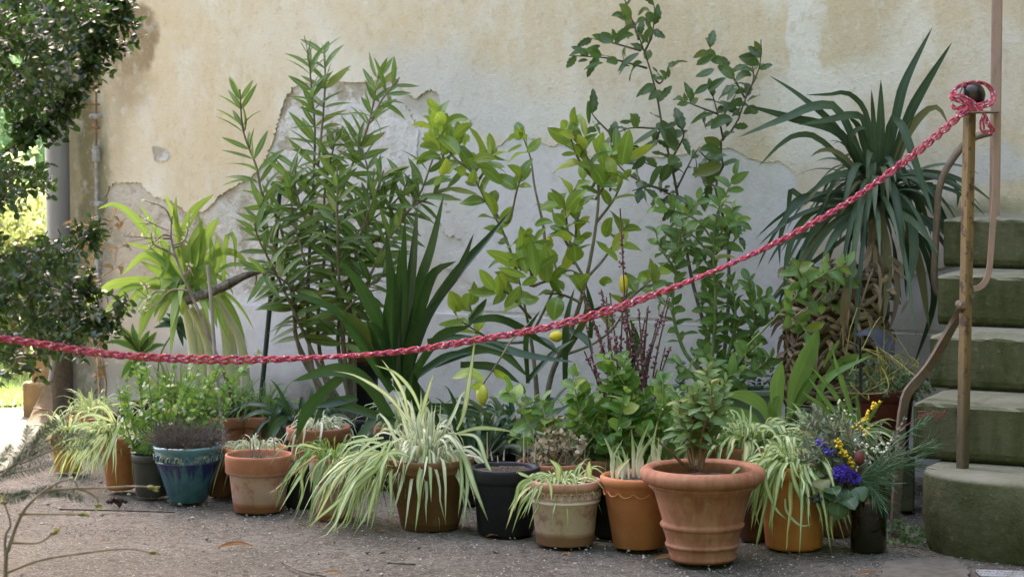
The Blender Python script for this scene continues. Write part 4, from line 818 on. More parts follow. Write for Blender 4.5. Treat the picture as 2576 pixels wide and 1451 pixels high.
# aspidistra-like broad leaves
asp, x = back_pot('aspidistra_pot', 'dark pot of broad upright glossy leaves in front of the basket', PB, 1975, 7.75, .10, .2)
mb = MB()
straps(mb, [('J', 44, (300, 660), (280, 560), (275, 450), (300, 320)), ('J', 50, (330, 640), (360, 480), (420, 330), (495, 150)), ('J', 26, (330, 640), (400, 520), (450, 430), (500, 370)), ('J', 34, (290, 660), (255, 600), (260, 560), (290, 500)), ('J', 32, (240, 680), (200, 560), (110, 500), (10, 495)), ('J', 30, (230, 700), (150, 620), (60, 590), (-30, 560)), ('J', 26, (500, 480), (560, 370), (650, 310), (790, 288)), ('J', 30, (520, 350), (560, 260), (600, 205))], 7.66, -.05, 1.0, 'paddle', .2, .15); mb.build('leaves', L_GRN, asp)
# pots half hidden between the front ones
for lab, mat, spec in (('black plastic pot squeezed between key pattern pot and orange pot', PB, (1528, 1352, 90, 1215, 116)), ('dark pot standing in the gap right of the stub pot', PB, (752, 1280, 70, 1170, 92)), ('brown clay pot peeping out between blue pot and stub pot', clay('shaded_clay', .2, c1=(.16, .07, .04), c2=(.2, .09, .05)), (556, 1250, 70, 1150, 92)), ('dull clay pot in the gap between orange clay pot and vase', clay('shaded_clay2', .2, c1=(.14, .065, .04), c2=(.18, .085, .05)), (2100, 1352, 80, 1230, 104)), ('dark clay pot in the gap between large pot and orange clay pot', clay('shaded_clay3', .2, c1=(.12, .055, .035), c2=(.16, .075, .045)), (1895, 1362, 70, 1215, 96))):
    q = potted('spare_pot', lab, mat, spec=spec, soil=.9); x, y, rb, rr, h, zs = root_info[q.name]
    for k in range(5):
        mb = MB(); b = np.array((x + rng.normal(0, rr * .3), y + rng.normal(0, rr * .3), zs - .005)); tube(mb, [b, b + (rng.normal(0, .012), rng.normal(0, .012), rng.uniform(.03, .09))], [.0024, .001], 5); mb.build('dry_stub', G['twig'], q)
# oleander
ole, x = back_pot('oleander', 'tall oleander with narrow leaves on slender stems against the ochre wall', PB, 893, 8.75, .10, .155)
mb = MB(); ml = MB(); D = 8.75
stems = [([(850, 1050), (800, 960), (745, 850), (742, 760), (705, 570), (660, 490), (645, 420), (612, 330), (603, 225)], .30),
         ([(860, 1050), (800, 980), (775, 830), (778, 640), (787, 480), (792, 330), (783, 220), (778, 150)], .25),
         ([(880, 1050), (815, 930), (800, 800), (825, 600), (872, 450), (925, 320), (952, 190)], .30),
         ([(890, 1050), (850, 850), (895, 660), (1000, 560), (1055, 490), (1085, 410), (1110, 345)], .30),
         ([(800, 420), (812, 300), (818, 200), (815, 130)], .1), ([(935, 300), (965, 245), (1005, 195)], .1), ([(870, 1050), (760, 900), (730, 720), (690, 620), (655, 560), (655, 500)], .4), ([(880, 1050), (860, 800), (850, 640), (848, 420)], .3), ([(885, 1050), (880, 800), (900, 620), (965, 430)], .35),
         ([(860, 1050), (770, 850), (700, 700), (650, 600), (640, 560)], .45), ([(890, 1050), (900, 800), (955, 640), (1010, 560)], .4), ([(780, 700), (740, 560), (725, 430)], .15), ([(880, 700), (915, 560), (925, 430), (895, 350)], .15), ([(1010, 560), (1040, 520), (1130, 470)], .1), ([(800, 640), (745, 480), (748, 390)], .15),
         ([(880, 1050), (850, 750), (815, 520), (850, 320)], .45), ([(830, 720), (885, 600), (1000, 500), (1030, 440)], .2), ([(780, 760), (690, 690), (660, 690)], .25), ([(850, 800), (950, 700), (985, 690)], .3), ([(840, 640), (780, 540), (700, 520)], .3), ([(860, 560), (900, 500), (990, 470)], .2)]
for U, st in stems:
    d0 = 8.75 if U[0][1] > 1000 else 8.7 + rng.uniform(-.08, .08); pa = tpath(U, d0, 8.7 + rng.uniform(-.2, .12)); pa = tube(mb, pa, [.0095 if U[0][1] > 1000 else .005, .003], 7, 40)
    leafy(ml, pa, st, .047, .135, .0265, 'lance', 3, (34, 92), 8, .20, .18, .02, .5, .85, 0, face=.7)
fl = P(778, 150, 8.7)
for U in ([(778, 160), (772, 120), (765, 90)], [(775, 130), (782, 100)], [(774, 135), (757, 108)], [(776, 140), (786, 118)]): tube(mb, tpath(U, 8.68), [.002, .0015], 5, 6)
mb.build('stems', bark_mat('oleander_bark', (.11, .095, .06), (.2, .16, .11)), ole); ml.build('leaves', L_OLE, ole)
stake = thing('garden_stake', 'dark green plastic stake standing upright among the oleander stems', 'stake', P(655, 1060, 8.7))
mb = MB(); pa = tpath([(703, 484), (690, 650), (677, 790), (660, 967)], 8.85); e = ground(652, 1100); e[2] = 0; lowp = pa[-1] + (pa[-1] - pa[0]) * ((pa[-1][2] + .01) / (pa[0][2] - pa[-1][2])); tube(mb, [pa[0], pa[1], pa[2], pa[3], lowp], [.0095, .0095], 8, 20); mb.build('rod', plain('green_plastic', (.035, .055, .05), .5), stake)
# pale crinum
cri, x = back_pot('crinum', 'pale green strap leaved plant on thick blanched stalks at the left', PB, 580, 9.0, .16, .18)
ms = MB(); ml = MB(); D = 8.9
for tr in [('D', 26, (1480, 1480), (1450, 1150), (1385, 830)), ('D', 26, (1535, 1480), (1515, 1150), (1480, 890)), ('D', 24, (1870, 1440), (1830, 1180), (1740, 980), (1620, 800)), ('D', 26, (1600, 1440), (1590, 1150), (1510, 880)), ('D', 28, (1740, 1200), (1690, 980), (1540, 790)), ('D', 22, (1640, 1430), (1560, 1150), (1440, 870)), ('D', 18, (1800, 1440), (1760, 1150), (1700, 960))]:
    pa = tpath(T(tr[0], *tr[2:]), D + rng.uniform(-.05, .05)); pa[0][2] = min(pa[0][2], .16); strap(ms, pa, tr[1] * D / FU, 'paddle', 14, (0, -1, .1), .5) if 0 else tube(ms, pa, [tr[1] * D / FU * .5, tr[1] * D / FU * .42], 10, 16, None, True, .6)
straps(ml, [('D', 27, (1440, 720), (1380, 420), (1300, 160), (1240, 0)), ('D', 46, (1420, 740), (1470, 500), (1560, 320), (1655, 185)), ('D', 40, (1420, 740), (1450, 450), (1530, 200)), ('D', 20, (1380, 600), (1330, 220), (1330, 25)), ('D', 27, (1330, 480), (1450, 160), (1615, 12)), ('D', 26, (1380, 720), (1130, 350), (1000, 180), (860, 92), (730, 130)), ('D', 22, (1300, 640), (1150, 440), (955, 380)), ('D', 24, (1330, 640), (1100, 480), (918, 625)), ('D', 34, (1400, 730), (1100, 668), (850, 690), (740, 770), (585, 915)), ('D', 22, (1400, 740), (1000, 715), (850, 850), (740, 945)), ('D', 24, (1350, 735), (1060, 755), (935, 950)), ('D', 34, (1360, 750), (1150, 850), (1045, 1110)), ('D', 20, (1310, 750), (1200, 990)),
            ('D', 24, (1450, 740), (1520, 540), (1640, 445), (1800, 470), (1905, 615)), ('D', 34, (1440, 560), (1540, 550), (1600, 640), (1640, 725)), ('D', 15, (1690, 800), (1690, 500), (1720, 325), (1770, 350), (1775, 600)), ('D', 26, (1600, 700), (1640, 500), (1640, 320)), ('D', 16, (1580, 640), (1750, 550), (1960, 570)), ('D', 40, (1265, 400), (1255, 550), (1210, 700)), ('D', 26, (1380, 700), (1220, 520), (1080, 440)), ('D', 22, (1350, 640), (1200, 330), (1050, 90)), ('D', 30, (1420, 740), (1420, 500), (1360, 260)), ('D', 24, (1360, 730), (1230, 620), (1060, 520)), ('D', 26, (1470, 740), (1600, 560), (1590, 330)),
            ('D', 22, (1400, 740), (1370, 870), (1380, 930)), ('D', 22, (1420, 760), (1280, 820), (1180, 980)), ('D', 30, (1430, 730), (1520, 680), (1560, 760)), ('D', 18, (1480, 740), (1530, 400), (1500, 160))], D - .05, -.05, 1.0, 'strap', .3)
for i in range(44):
    a = rng.uniform(0, 6.28); strap(ml, arc(P(470, 735, D), a, R(rng.uniform(5, 75)), rng.uniform(.2, .36), rng.uniform(.3, 1.0), 10), rng.uniform(.025, .042), 'strap', 12, (math.cos(a) * .2, -.6, .8), .15, rng.normal(0, .4))
ms.build('stalks', L_CRS, cri); ml.build('leaves', L_CRI, cri)
wood = thing('driftwood', 'dark weathered branch lying across the pale strap leaved plant', 'branch', P(560, 745, 8.75)); mb = MB()
tube(mb, tpath(T('D', (1400, 815), (1560, 765), (1700, 705), (1850, 630), (2060, 568)), 8.8), [.020, .017, .019, .013, .006], 9, 40); tube(mb, tpath(T('D', (1640, 730), (1800, 650), (1990, 560)), 8.78), [.012, .013, .005], 8, 20); tube(mb, tpath(T('D', (1930, 600), (1935, 660), (1925, 700)), 8.78), [.004, .002], 5)
mb.build('wood', bark_mat('weathered_wood', (.05, .04, .033), (.17, .14, .12), 60), wood)
# bare budding branch with pot-less stem
bare = thing('bare_shrub', 'bare forked twig with small buds in front of the pale crinum', 'shrub', ground(590, 1120)); mb = MB(); D = 8.45
tube(mb, np.concatenate([[ground(600, 1110)], tpath(T('D', (1720, 1451), (1600, 1150), (1500, 900), (1420, 720), (1330, 500), (1290, 330), (1300, 180)), D)]), [.010, .010, .007, .003], 7, 40)
ends = []
for tr in [((1330, 480), (1200, 420), (1160, 390)), ((1290, 350), (1150, 345), (930, 330)), ((1310, 400), (1400, 350), (1440, 130)), ((1420, 740), (1290, 740), (1165, 860), (1030, 900)), ((1270, 290), (1180, 250), (1050, 180)), ((1300, 240), (1240, 120), (1080, 60)), ((1340, 500), (1240, 430), (1160, 400), (1140, 300)), ((1290, 330), (1220, 330), (1120, 430)), ((1380, 640), (1440, 580), (1420, 540)), ((1250, 745), (1150, 740), (1065, 690)), ((1310, 420), (1390, 390), (1380, 340)), ((1180, 745), (1120, 790), (1100, 840))]:
    pa = tpath(T('D', *tr), D, D + rng.uniform(-.12, .12)); tube(mb, pa, [.004, .0014], 5, 14); ends.append(pa)
    for i in range(3):
        q = pa[-1] * rng.random() + pa[-2] * 0 + 0; q = pa[-2] + (pa[-1] - pa[-2]) * rng.random(); tube(mb, [q, q + rng.normal(0, .03, 3)], [.0018, .0008], 4, 4)
mb.build('twigs', bark_mat('purple_twig', (.16, .11, .09), (.26, .2, .16)), bare)
MBUD = leaf_mat('young_bud', (.35, .40, .18), (.5, .52, .3), None, .5, 0)
for pa in ends:
    ml = MB(); m = 10; q = pa[-2] + (pa[-1] - pa[-2]) * rng.random((m, 1)); leaves(ml, q, rdir(m) + (0, 0, .5), rdir(m), rng.uniform(.01, .022, m), .008, 'ellip', 4); ml.build('bud_cluster', MBUD, bare)
cane = thing('bamboo_cane', 'thin grey bamboo cane standing in front of the pale crinum', 'cane', ground(561, 1150)); mb = MB(); pa = tpath([(523, 667), (533, 783), (543, 917), (559, 1062)], 8.25); tube(mb, list(pa) + [pa[-1] + (pa[-1] - pa[-2]) * 1.2], .0062, 8, 30); mb.build('cane', bark_mat('grey_cane', (.24, .2, .18), (.33, .28, .26), 20), cane)
# fan palm and dracaena
drc, x = back_pot('dracaena', 'small dracaena with variegated pointed leaves behind the mint', PB, 360, 9.1, .10, .17); mb = MB(); ml = MB()
tube(mb, [np.array((x, 9.1, .15)), P(355, 880, 9.1)], [.012, .01], 8)
straps(ml, [('D', 22, (1060, 1200), (960, 1080), (850, 955)), ('D', 20, (1060, 1190), (1010, 1060), (1000, 985)), ('D', 24, (1060, 1200), (1130, 1120), (1185, 1050)), ('D', 18, (1060, 1200), (900, 1130), (760, 1140)), ('D', 24, (1060, 1230), (960, 1320), (910, 1410)), ('D', 24, (1060, 1230), (1080, 1340), (1070, 1451)), ('D', 18, (1070, 1210), (1180, 1160), (1260, 1150)), ('D', 20, (1060, 1220), (1000, 1350), (940, 1440)), ('D', 20, (1060, 1200), (1100, 1090), (1130, 1040)), ('D', 20, (1070, 1220), (1170, 1250), (1260, 1270)), ('D', 20, (1050, 1200), (930, 1040), (880, 1000))], 9.08, -.05, 1.15, 'blade', .3)
mb.build('stem', G['bark'], drc); ml.build('leaves', leaf_mat('variegated_leaf', (.03, .075, .025), (.05, .10, .03), (.1, .2, .04), .4, 0, edge=((.26, .32, .08), .30, .40)), drc)
plm, x = back_pot('fan_palm', 'little palm with one dark fan shaped leaf on a thin stalk', PB, 400, 8.95, .07, .14); mb = MB(); ml = MB(); c = P(447, 820, 9.0)
tube(mb, [np.array((x, 8.95, .12)), P(400, 905, 8.97), c], [.004, .0035], 6, 14)
for a, l in ((175, 62), (150, 60), (125, 52), (100, 40), (75, 36), (50, 38), (25, 42), (0, 36), (-25, 34), (-50, 40), (-72, 46), (162, 50), (112, 44)):
    a = R(a); pa = [c, P(447 + l * .5 * math.cos(a), 820 - l * .5 * math.sin(a), 8.96), P(447 + l * math.cos(a), 823 - l * math.sin(a) + l * .12, 8.93)]; strap(ml, pa, .020, 'lance', 9, (rng.normal(0, .4), -1, .3), .2)
mb.build('stalk', G['stem_green'], plm); ml.build('fan_leaf', leaf_mat('palm_leaf', (.03, .075, .04), (.05, .10, .055), None, .45, .1), plm)
# dark broad strap plant in the middle
stp, x = back_pot('strap_leaf_plant', 'dark green plant with broad upright strap leaves in the middle', PB, 1000, 8.1, .12, .17); ml = MB(); D = 8.0
straps(ml, [('E', 34, (430, 1500), (400, 900), (375, 600), (335, 290)), ('E', 50, (400, 1400), (375, 1050), (385, 800), (395, 570)), ('E', 32, (440, 1450), (500, 900), (545, 500), (577, 80)), ('E', 32, (460, 1450), (570, 800), (690, 400), (777, 5)), ('E', 42, (470, 1450), (560, 950), (690, 620), (870, 520)), ('E', 33, (480, 1450), (650, 950), (880, 610), (1100, 360), (1283, 140)), ('E', 22, (560, 1100), (720, 830), (900, 560), (1002, 305)), ('E', 42, (380, 1400), (290, 1000), (140, 700), (-10, 510)), ('E', 46, (370, 1400), (270, 1080), (190, 975)), ('E', 26, (470, 1400), (465, 700), (483, 190)), ('E', 24, (420, 1400), (430, 800), (440, 420)), ('E', 36, (490, 1400), (540, 1100), (650, 900)), ('E', 28, (380, 1400), (160, 1020), (-40, 870)), ('E', 24, (370, 1451), (200, 1150), (20, 930), (-220, 810), (-460, 760)), ('E', 30, (380, 1500), (120, 1100), (-50, 900))], D, -.12, 1.0, 'strap', .12, .25)
straps(ml, [('H', 40, (740, 620), (600, 420), (450, 365), (220, 425)), ('H', 30, (760, 640), (520, 560), (400, 545), (330, 660)), ('H', 38, (480, 400), (400, 470), (290, 590), (240, 740)), ('H', 34, (690, 580), (620, 660), (560, 760), (500, 890)), ('H', 30, (850, 420), (930, 550), (990, 700), (1010, 850)), ('H', 42, (900, 560), (1150, 580), (1330, 660), (1530, 830)), ('H', 30, (800, 600), (860, 400), (920, 260)), ('H', 34, (920, 700), (880, 520), (860, 380)), ('H', 28, (560, 510), (470, 530), (340, 560)),
            ('E', 30, (700, 1300), (1000, 1190), (1200, 1200), (1420, 1400)), ('E', 26, (650, 1130), (850, 1095), (1100, 1140), (1400, 1230), (1760, 1280)), ('E', 26, (960, 970), (1180, 950), (1390, 1040), (1610, 1200)), ('E', 22, (1410, 1420), (1590, 1230), (1770, 1105)), ('E', 16, (1410, 1440), (1400, 1080), (1500, 890)), ('E', 28, (540, 1380), (740, 1090), (930, 1020), (990, 990)), ('E', 26, (480, 1451), (780, 1250), (1000, 1200)), ('E', 26, (900, 1300), (1150, 1320), (1350, 1440)), ('E', 20, (980, 960), (1050, 880), (1100, 800)), ('E', 24, (1700, 1200), (1850, 900), (1780, 690)), ('E', 20, (1690, 1450), (1700, 1000), (1760, 720)), ('E', 22, (1430, 1090), (1560, 1140), (1640, 1230)), ('E', 22, (2140, 1451), (2230, 1150), (2180, 950)), ('E', 20, (1850, 930), (1980, 880), (2080, 900)), ('E', 24, (1720, 1040), (1830, 1100), (1900, 1200)), ('E', 18, (1880, 1100), (1890, 900), (1850, 690))], D + .05, -.05, 1.0, 'strap', .3, .3)
ml.build('leaves', L_STR, stp)
for i, (lab, ux, D, rr, n) in enumerate((('black pot of arching dark strap leaves below the lemon', 1310, 7.95, .13, 62), ('black pot of dark strap leaves behind the mint mound', 1570, 8.0, .12, 44), ('black pot of dark strap leaves behind the black tub', 1200, 7.75, .11, 44), ('black pot of dark strap leaves under the oleander stems', 760, 8.5, .10, 36), ('black pot of dark strap leaves right of the mint mound', 1730, 8.3, .09, 26))):
    q, x = back_pot('strap_leaf_pot', lab, PB, ux, D, rr, .17); ml = MB()
    for k in range(n):
        a = rng.uniform(0, 6.28); strap(ml, arc((x + .04 * math.cos(a), D + .04 * math.sin(a), .15), a, R(rng.uniform(35, 80)), rng.uniform(.26, .60) * (.75 if i > 2 else 1), rng.uniform(.3, 1.1), 12), rng.uniform(.020, .036), 'strap', 14, (-.3 * math.cos(a), -.5, .9), .15, rng.normal(0, .3))
    ml.build('leaves', L_STR, q)
# stacked pot on a plinth behind the strap plant
hp = thing('stacked_pots', 'terracotta bowl set on a tall black pot behind the strap leaves', 'flower pot', (P(915, 1000, 8.9)[0], 8.9, 0), 0)
x = hp.location[0]; r_ = 42 * 8.9 / FU; zt1 = P(915, 862, 8.9)[2]; mb = MB(); lathe(mb, classic(r_ * .72, r_, zt1 - .075, .18), (x, 8.9, 0), 40); mb.build('black_pot', PB, hp)
mb = MB(); lathe(mb, [(1e-4, zt1 - .075), (r_ * .8, zt1 - .075), (r_ * 1.05, zt1 - .045), (r_ * 1.12, zt1 - .04), (r_ * 1.15, zt1 - .005), (r_ * 1.1, zt1), (r_ * 1.02, zt1 - .004), (r_ * .95, zt1 - .03), (1e-4, zt1 - .03)], (x, 8.9, 0), 40); mb.build('bowl', clay('bowl_clay', .4), hp)

# lemon trees
def lemon(root, c, rx, rz, mat, tilt=0.0, name='lemon'):
    pr = [(1e-4, -1.08), (.12, -1.05), (.2, -.97), (.45, -.85), (.8, -.5), (.98, 0), (.85, .48), (.5, .82), (.22, .95), (1e-4, .98)]; mb = MB(); pp = np.array(pr); q = smooth_path(np.c_[pp, np.zeros(len(pp))], 26)[:, :2]; q[:, 0] = np.maximum(q[:, 0], 1e-4)
    lathe(mb, np.c_[q[:, 0] * rx, q[:, 1] * rz], (0, 0, 0), 24); ca, sa = math.cos(tilt), math.sin(tilt)
    mb.v = [np.stack([v[:, 0] * ca + v[:, 2] * sa, v[:, 1], -v[:, 0] * sa + v[:, 2] * ca], 1) + np.asarray(c) for v in mb.v]; return mb.build(name, mat, root)
lem, x = back_pot('lemon_tree', 'lemon tree with yellow green leaves and ripe lemons right of centre', clay('clay_back3', .2), 1350, 8.35, .15, .19)
mb = MB(); ml = MB(); D = 8.35
mb_ = mb
def branches(lst, D, sp, L, W, per=1, ang=(35, 70), rad=(.006, .0025), kind='ellip', wav=.06, dz=.15, upb=.12, droop=.3, fold=.2, n=7, tipL=.75, flat=.8):
    for U, st, *od in lst:
        if od: D0_, D = D, od[0]
        big = U[0][1] > 900; pa = tpath(U, D if big else D + rng.uniform(-.06, .06), D + rng.uniform(-dz, dz)); pa = tube(mb, pa, [rad[0] * (2.0 if big else 1), rad[1]], 7, 30)
        leafy(ml, pa, st, sp, L, W, kind, per, ang, n, droop, fold, upb, flat, tipL, wav)
        if od: D = D0_
lemb = [([(1350, 1080), (1350, 985), (1335, 850), (1305, 700)], .97), ([(1305, 700), (1268, 590), (1222, 505), (1180, 425), (1140, 370)], .15), ([(1180, 425), (1145, 400), (1110, 345), (1095, 300)], .2), ([(1200, 460), (1230, 410), (1240, 380)], .35), ([(1165, 405), (1150, 350), (1150, 320)], .2),
        ([(1225, 510), (1275, 560), (1300, 480), (1312, 440)], .75), ([(1372, 620), (1365, 560), (1345, 470), (1335, 400), (1316, 345)], .85), ([(1335, 850), (1400, 700), (1370, 620)], .95),
        ([(1370, 1080), (1385, 950), (1440, 820), (1475, 700), (1500, 560), (1505, 470), (1490, 420), (1440, 330)], .78), ([(1500, 500), (1540, 430), (1580, 360)], .25), ([(1500, 560), (1545, 500), (1570, 440)], .4), ([(1485, 440), (1455, 400), (1430, 330)], .3),
        ([(1440, 640), (1425, 560), (1430, 500), (1470, 450)], .25), ([(1440, 640), (1400, 560), (1385, 510)], .4), ([(1445, 650), (1450, 560), (1455, 520)], .4), ([(1340, 720), (1330, 660), (1300, 620)], .3), ([(1340, 720), (1390, 700), (1430, 680), (1460, 690)], .25), ([(1335, 800), (1280, 740), (1230, 720)], .3), ([(1335, 720), (1345, 660), (1360, 620)], .3),
        ([(1400, 900), (1500, 860), (1560, 800), (1580, 720)], .6), ([(1475, 700), (1520, 650), (1560, 590), (1580, 560)], .45), ([(1460, 760), (1410, 740), (1370, 740)], .4), ([(1200, 840), (1190, 800), (1180, 760)], .0), ([(1330, 860), (1255, 860), (1195, 830), (1150, 800)], .6), ([(1470, 700), (1440, 640), (1460, 600)], .3), ([(1560, 770), (1620, 720), (1660, 680)], .35)]
branches(lemb, D, .028, .095, .047)
branches([([(1120, 420), (1105, 350), (1098, 285)], .1), ([(1190, 440), (1215, 400), (1235, 395)], .1), ([(1310, 680), (1330, 640), (1345, 610)], .1), ([(1490, 470), (1520, 420), (1550, 370)], .2)], D - .05, .017, .115, .055, 1)
tw = tpath(T('H', (1360, 225), (1300, 330), (1240, 410), (1222, 440)), 7.45); tube(mb, np.concatenate([tpath([(1345, 800)], 8.3), tw]), [.004, .0025], 6, 20); leafy(ml, tw, .6, .05, .07, .045, 'ellip')
strap(ml, tpath(T('H', (1230, 420), (1150, 385), (1060, 410)), 7.45), .05, 'ellip', 9, (0, -.6, .8), .1)
def big_leaves(ml, tile, lst, D, dz=.10, ws=1.0):
    for (x0, y0, x1, y1, w_) in lst:
        a, b = T(tile, (x0, y0), (x1, y1)); d0 = D + rng.uniform(-.03, .03); d1 = d0 + rng.uniform(-dz, dz * .5); p0, p1 = P(*a, d0), P(*b, d1); md = (p0 + p1) / 2 + np.array((0, -.2, 1)) * rng.uniform(-.006, .016)
        strap(ml, [p0, md, p1], w_ * .40 * ws * D / FU, 'ellip', 10, (rng.normal(0, .3), -1, rng.uniform(-.1, .6)), rng.uniform(.08, .3), rng.normal(0, .25), rng.uniform(.35, 1))
big_leaves(ml, 'E', [(1330, 560, 1090, 440, 75), (1400, 620, 1330, 350, 78), (1470, 640, 1430, 360, 85), (1560, 690, 1540, 380, 88), (1400, 640, 1180, 570, 50), (1480, 650, 1360, 700, 55), (1590, 670, 1700, 580, 55), (1640, 790, 1600, 970, 120), (1760, 400, 1770, 525, 115), (1740, 360, 1610, 320, 60), (1750, 370, 1840, 350, 50), (1160, 740, 1040, 580, 75), (1190, 780, 1180, 620, 70), (1180, 760, 950, 740, 60), (900, 900, 820, 740, 105), (930, 880, 970, 760, 80), (1000, 1000, 1080, 830, 80), (930, 960, 730, 1000, 42), (1230, 870, 1360, 700, 62), (1350, 800, 1500, 800, 72), (1700, 130, 1860, -20, 95), (1690, 250, 1600, 160, 75), (1660, 130, 1560, 0, 75), (1500, 130, 1640, 100, 60), (1760, 150, 1840, 80, 75), (1990, 340, 2050, 190, 78), (2050, 450, 2165, 295, 80), (2090, 510, 1960, 430, 80), (2200, 690, 2425, 580, 52), (2250, 690, 2330, 640, 72), (1950, 690, 2050, 680, 60), (1790, 680, 1880, 610, 62), (1700, 640, 1760, 700, 60), (1500, 570, 1640, 470, 55), (1620, 540, 1560, 420, 60), (1450, 300, 1380, 340, 60), (1460, 250, 1600, 230, 55)], 8.2)
big_leaves(ml, 'B', [(720, 990, 705, 815, 75), (760, 950, 715, 855, 85), (780, 945, 965, 905, 66), (845, 1035, 995, 935, 62), (735, 1035, 890, 1175, 105), (745, 1145, 590, 1105, 56), (755, 1185, 562, 1245, 66), (1000, 1215, 1175, 1200, 66), (1050, 1260, 1215, 1395, 76), (955, 1195, 1145, 1275, 56), (925, 1100, 975, 1030, 46), (760, 1320, 790, 1190, 76), (700, 1405, 775, 1310, 46), (680, 970, 530, 945, 34), (700, 1040, 680, 960, 70), (980, 1380, 1000, 1270, 60), (870, 1260, 930, 1330, 60), (1760, 960, 1765, 805, 62), (1725, 1060, 1690, 955, 100), (1690, 970, 1655, 915, 70), (1845, 1040, 1812, 875, 42), (1780, 1085, 1775, 960, 66), (1920, 1130, 1975, 995, 62), (2115, 1255, 2175, 975, 100), (2055, 1340, 2010, 1185, 78), (2150, 1205, 2360, 1085, 60), (1985, 1405, 1880, 1245, 120), (1845, 1205, 1750, 1090, 66), (2090, 1445, 2080, 1345, 66), (1300, 1380, 1440, 1270, 70), (1400, 1150, 1510, 1040, 62), (1360, 1090, 1265, 1150, 56), (1350, 1060, 1300, 990, 66), (1365, 1050, 1385, 975, 60), (1660, 1170, 1790, 1160, 30), (1330, 1050, 1260, 1070, 40)], 8.25)
mb.build('trunk_and_twigs', bark_mat('citrus_bark', (.10, .09, .055), (.19, .17, .10)), lem); ml.build('leaves', L_LEM, lem)
k = 8.0 / FU; lemon(lem, P(1213, 992, 7.45), 15 * k, 25 * k, LEMG); lemon(lem, P(1400, 846, 8.1), 15 * k, 19 * k, LEMON, R(85)); lemon(lem, P(1569, 715, 8.2), 12 * k, 26 * k, LEMON); lemon(lem, P(1361, 612, 8.4), 12 * k, 14 * k, LEMG, R(40)); lemon(lem, P(1380, 609, 8.42), 12 * k, 14 * k, LEMON, R(30))
# second, bushier citrus in the green trough
tro_x = [P(1684, 1000, 8.05)[0], P(1946, 1000, 8.05)[0]]; ztop = P(1800, 985, 8.0)[2]
cit = thing('citrus_trough', 'pale green trough with a bushy young citrus reaching past the basket', 'potted plant', ((tro_x[0] + tro_x[1]) / 2, 8.1, ztop - .15), 0, 'potted plants by the wall')
mt = plain('green_trough', (.20, .255, .19), .5, (.16, .21, .15), 8, .1); mb = MB(); yy0, yy1 = 8.02, 8.20; a0, a1 = tro_x; zb = ztop - .15
box(mb, (a0 + .012, yy0 + .008, zb), (a1 - .012, yy0 + .016, ztop - .02)); box(mb, (a0 + .012, yy1 - .016, zb), (a1 - .012, yy1 - .008, ztop - .02)); box(mb, (a0 + .012, yy0 + .016, zb), (a0 + .020, yy1 - .016, ztop - .02)); box(mb, (a1 - .020, yy0 + .016, zb), (a1 - .012, yy1 - .016, ztop - .02)); box(mb, (a0, yy0, ztop - .02), (a1, yy0 + .016, ztop), bev=.003); box(mb, (a0, yy1 - .016, ztop - .02), (a1, yy1, ztop), bev=.003); box(mb, (a0, yy0 + .016, ztop - .021), (a0 + .02, yy1 - .016, ztop - .001)); box(mb, (a1 - .02, yy0 + .016, ztop - .021), (a1, yy1 - .016, ztop - .001)); box(mb, (a0 + .02, yy0 + .016, zb), (a1 - .02, yy1 - .016, zb + .01))
mb.build('trough', mt, cit, False); mb = MB(); xs = np.linspace(a0 + .02, a1 - .02, 40); ys = np.linspace(yy0 + .016, yy1 - .016, 14); X, Y = np.meshgrid(xs, ys, indexing='ij'); mb.add(np.stack([X, Y, ztop - .02 + rng.normal(0, .004, X.shape)], -1), grid_faces(40, 14)[:, ::-1]); mb.build('soil', G['soil'], cit)
mb = MB(); ml = MB()
cb = [([(1770, 990), (1765, 940), (1720, 880), (1692, 780), (1700, 680), (1690, 590)], .35), ([(1780, 990), (1800, 800), (1795, 650), (1800, 560), (1815, 500)], .3), ([(1800, 620), (1760, 560), (1700, 530), (1640, 520)], .25), ([(1800, 600), (1840, 560), (1860, 560)], .1), ([(1800, 700), (1760, 640), (1700, 620)], .2), ([(1800, 660), (1740, 590), (1680, 570)], .2), ([(1800, 640), (1830, 600), (1845, 520)], .2),
      ([(1800, 990), (1830, 900), (1850, 800), (1840, 700)], .15), ([(1810, 990), (1880, 880), (1900, 780), (1880, 700)], .2), ([(1790, 990), (1780, 880), (1790, 780), (1770, 720)], .2), ([(1830, 900), (1900, 830), (1940, 780)], .2), ([(1800, 940), (1860, 930), (1900, 900)], .2), ([(1850, 860), (1800, 820), (1760, 760)], .2), ([(1880, 870), (1960, 790), (2030, 720), (2090, 680), (2140, 665)], .35, 7.72), ([(2030, 720), (2060, 690), (2075, 665)], .1, 7.72), ([(2000, 745), (2060, 760), (2110, 770)], .2, 7.72), ([(2060, 700), (2110, 700), (2150, 700)], .1, 7.72), ([(2010, 740), (2015, 700), (2005, 670)], .1, 7.72), ([(1960, 790), (2000, 800), (2040, 850)], .2, 7.75), ([(1940, 800), (1990, 800), (2030, 820)], .2), ([(1850, 800), (1830, 740), (1790, 690)], .2), ([(1850, 830), (1890, 770), (1930, 740)], .2), ([(1830, 940), (1790, 900), (1740, 890)], .2), ([(1800, 560), (1830, 480), (1850, 440)], .3), ([(1700, 680), (1660, 620), (1650, 580)], .2), ([(1690, 780), (1650, 740), (1640, 690)], .3), ([(1700, 660), (1720, 560), (1760, 500)], .2), ([(1770, 990), (1740, 940), (1700, 910)], .2, 7.95), ([(1800, 990), (1830, 950), (1880, 930)], .2, 7.95), ([(1830, 990), (1890, 940), (1940, 900)], .25, 7.95), ([(1790, 990), (1790, 930), (1770, 880)], .2, 7.95), ([(1830, 960), (1870, 900), (1910, 860)], .2, 8.0)]
branches(cb, 8.1, .0155, .066, .034, 1, (40, 80), (.0045, .002))
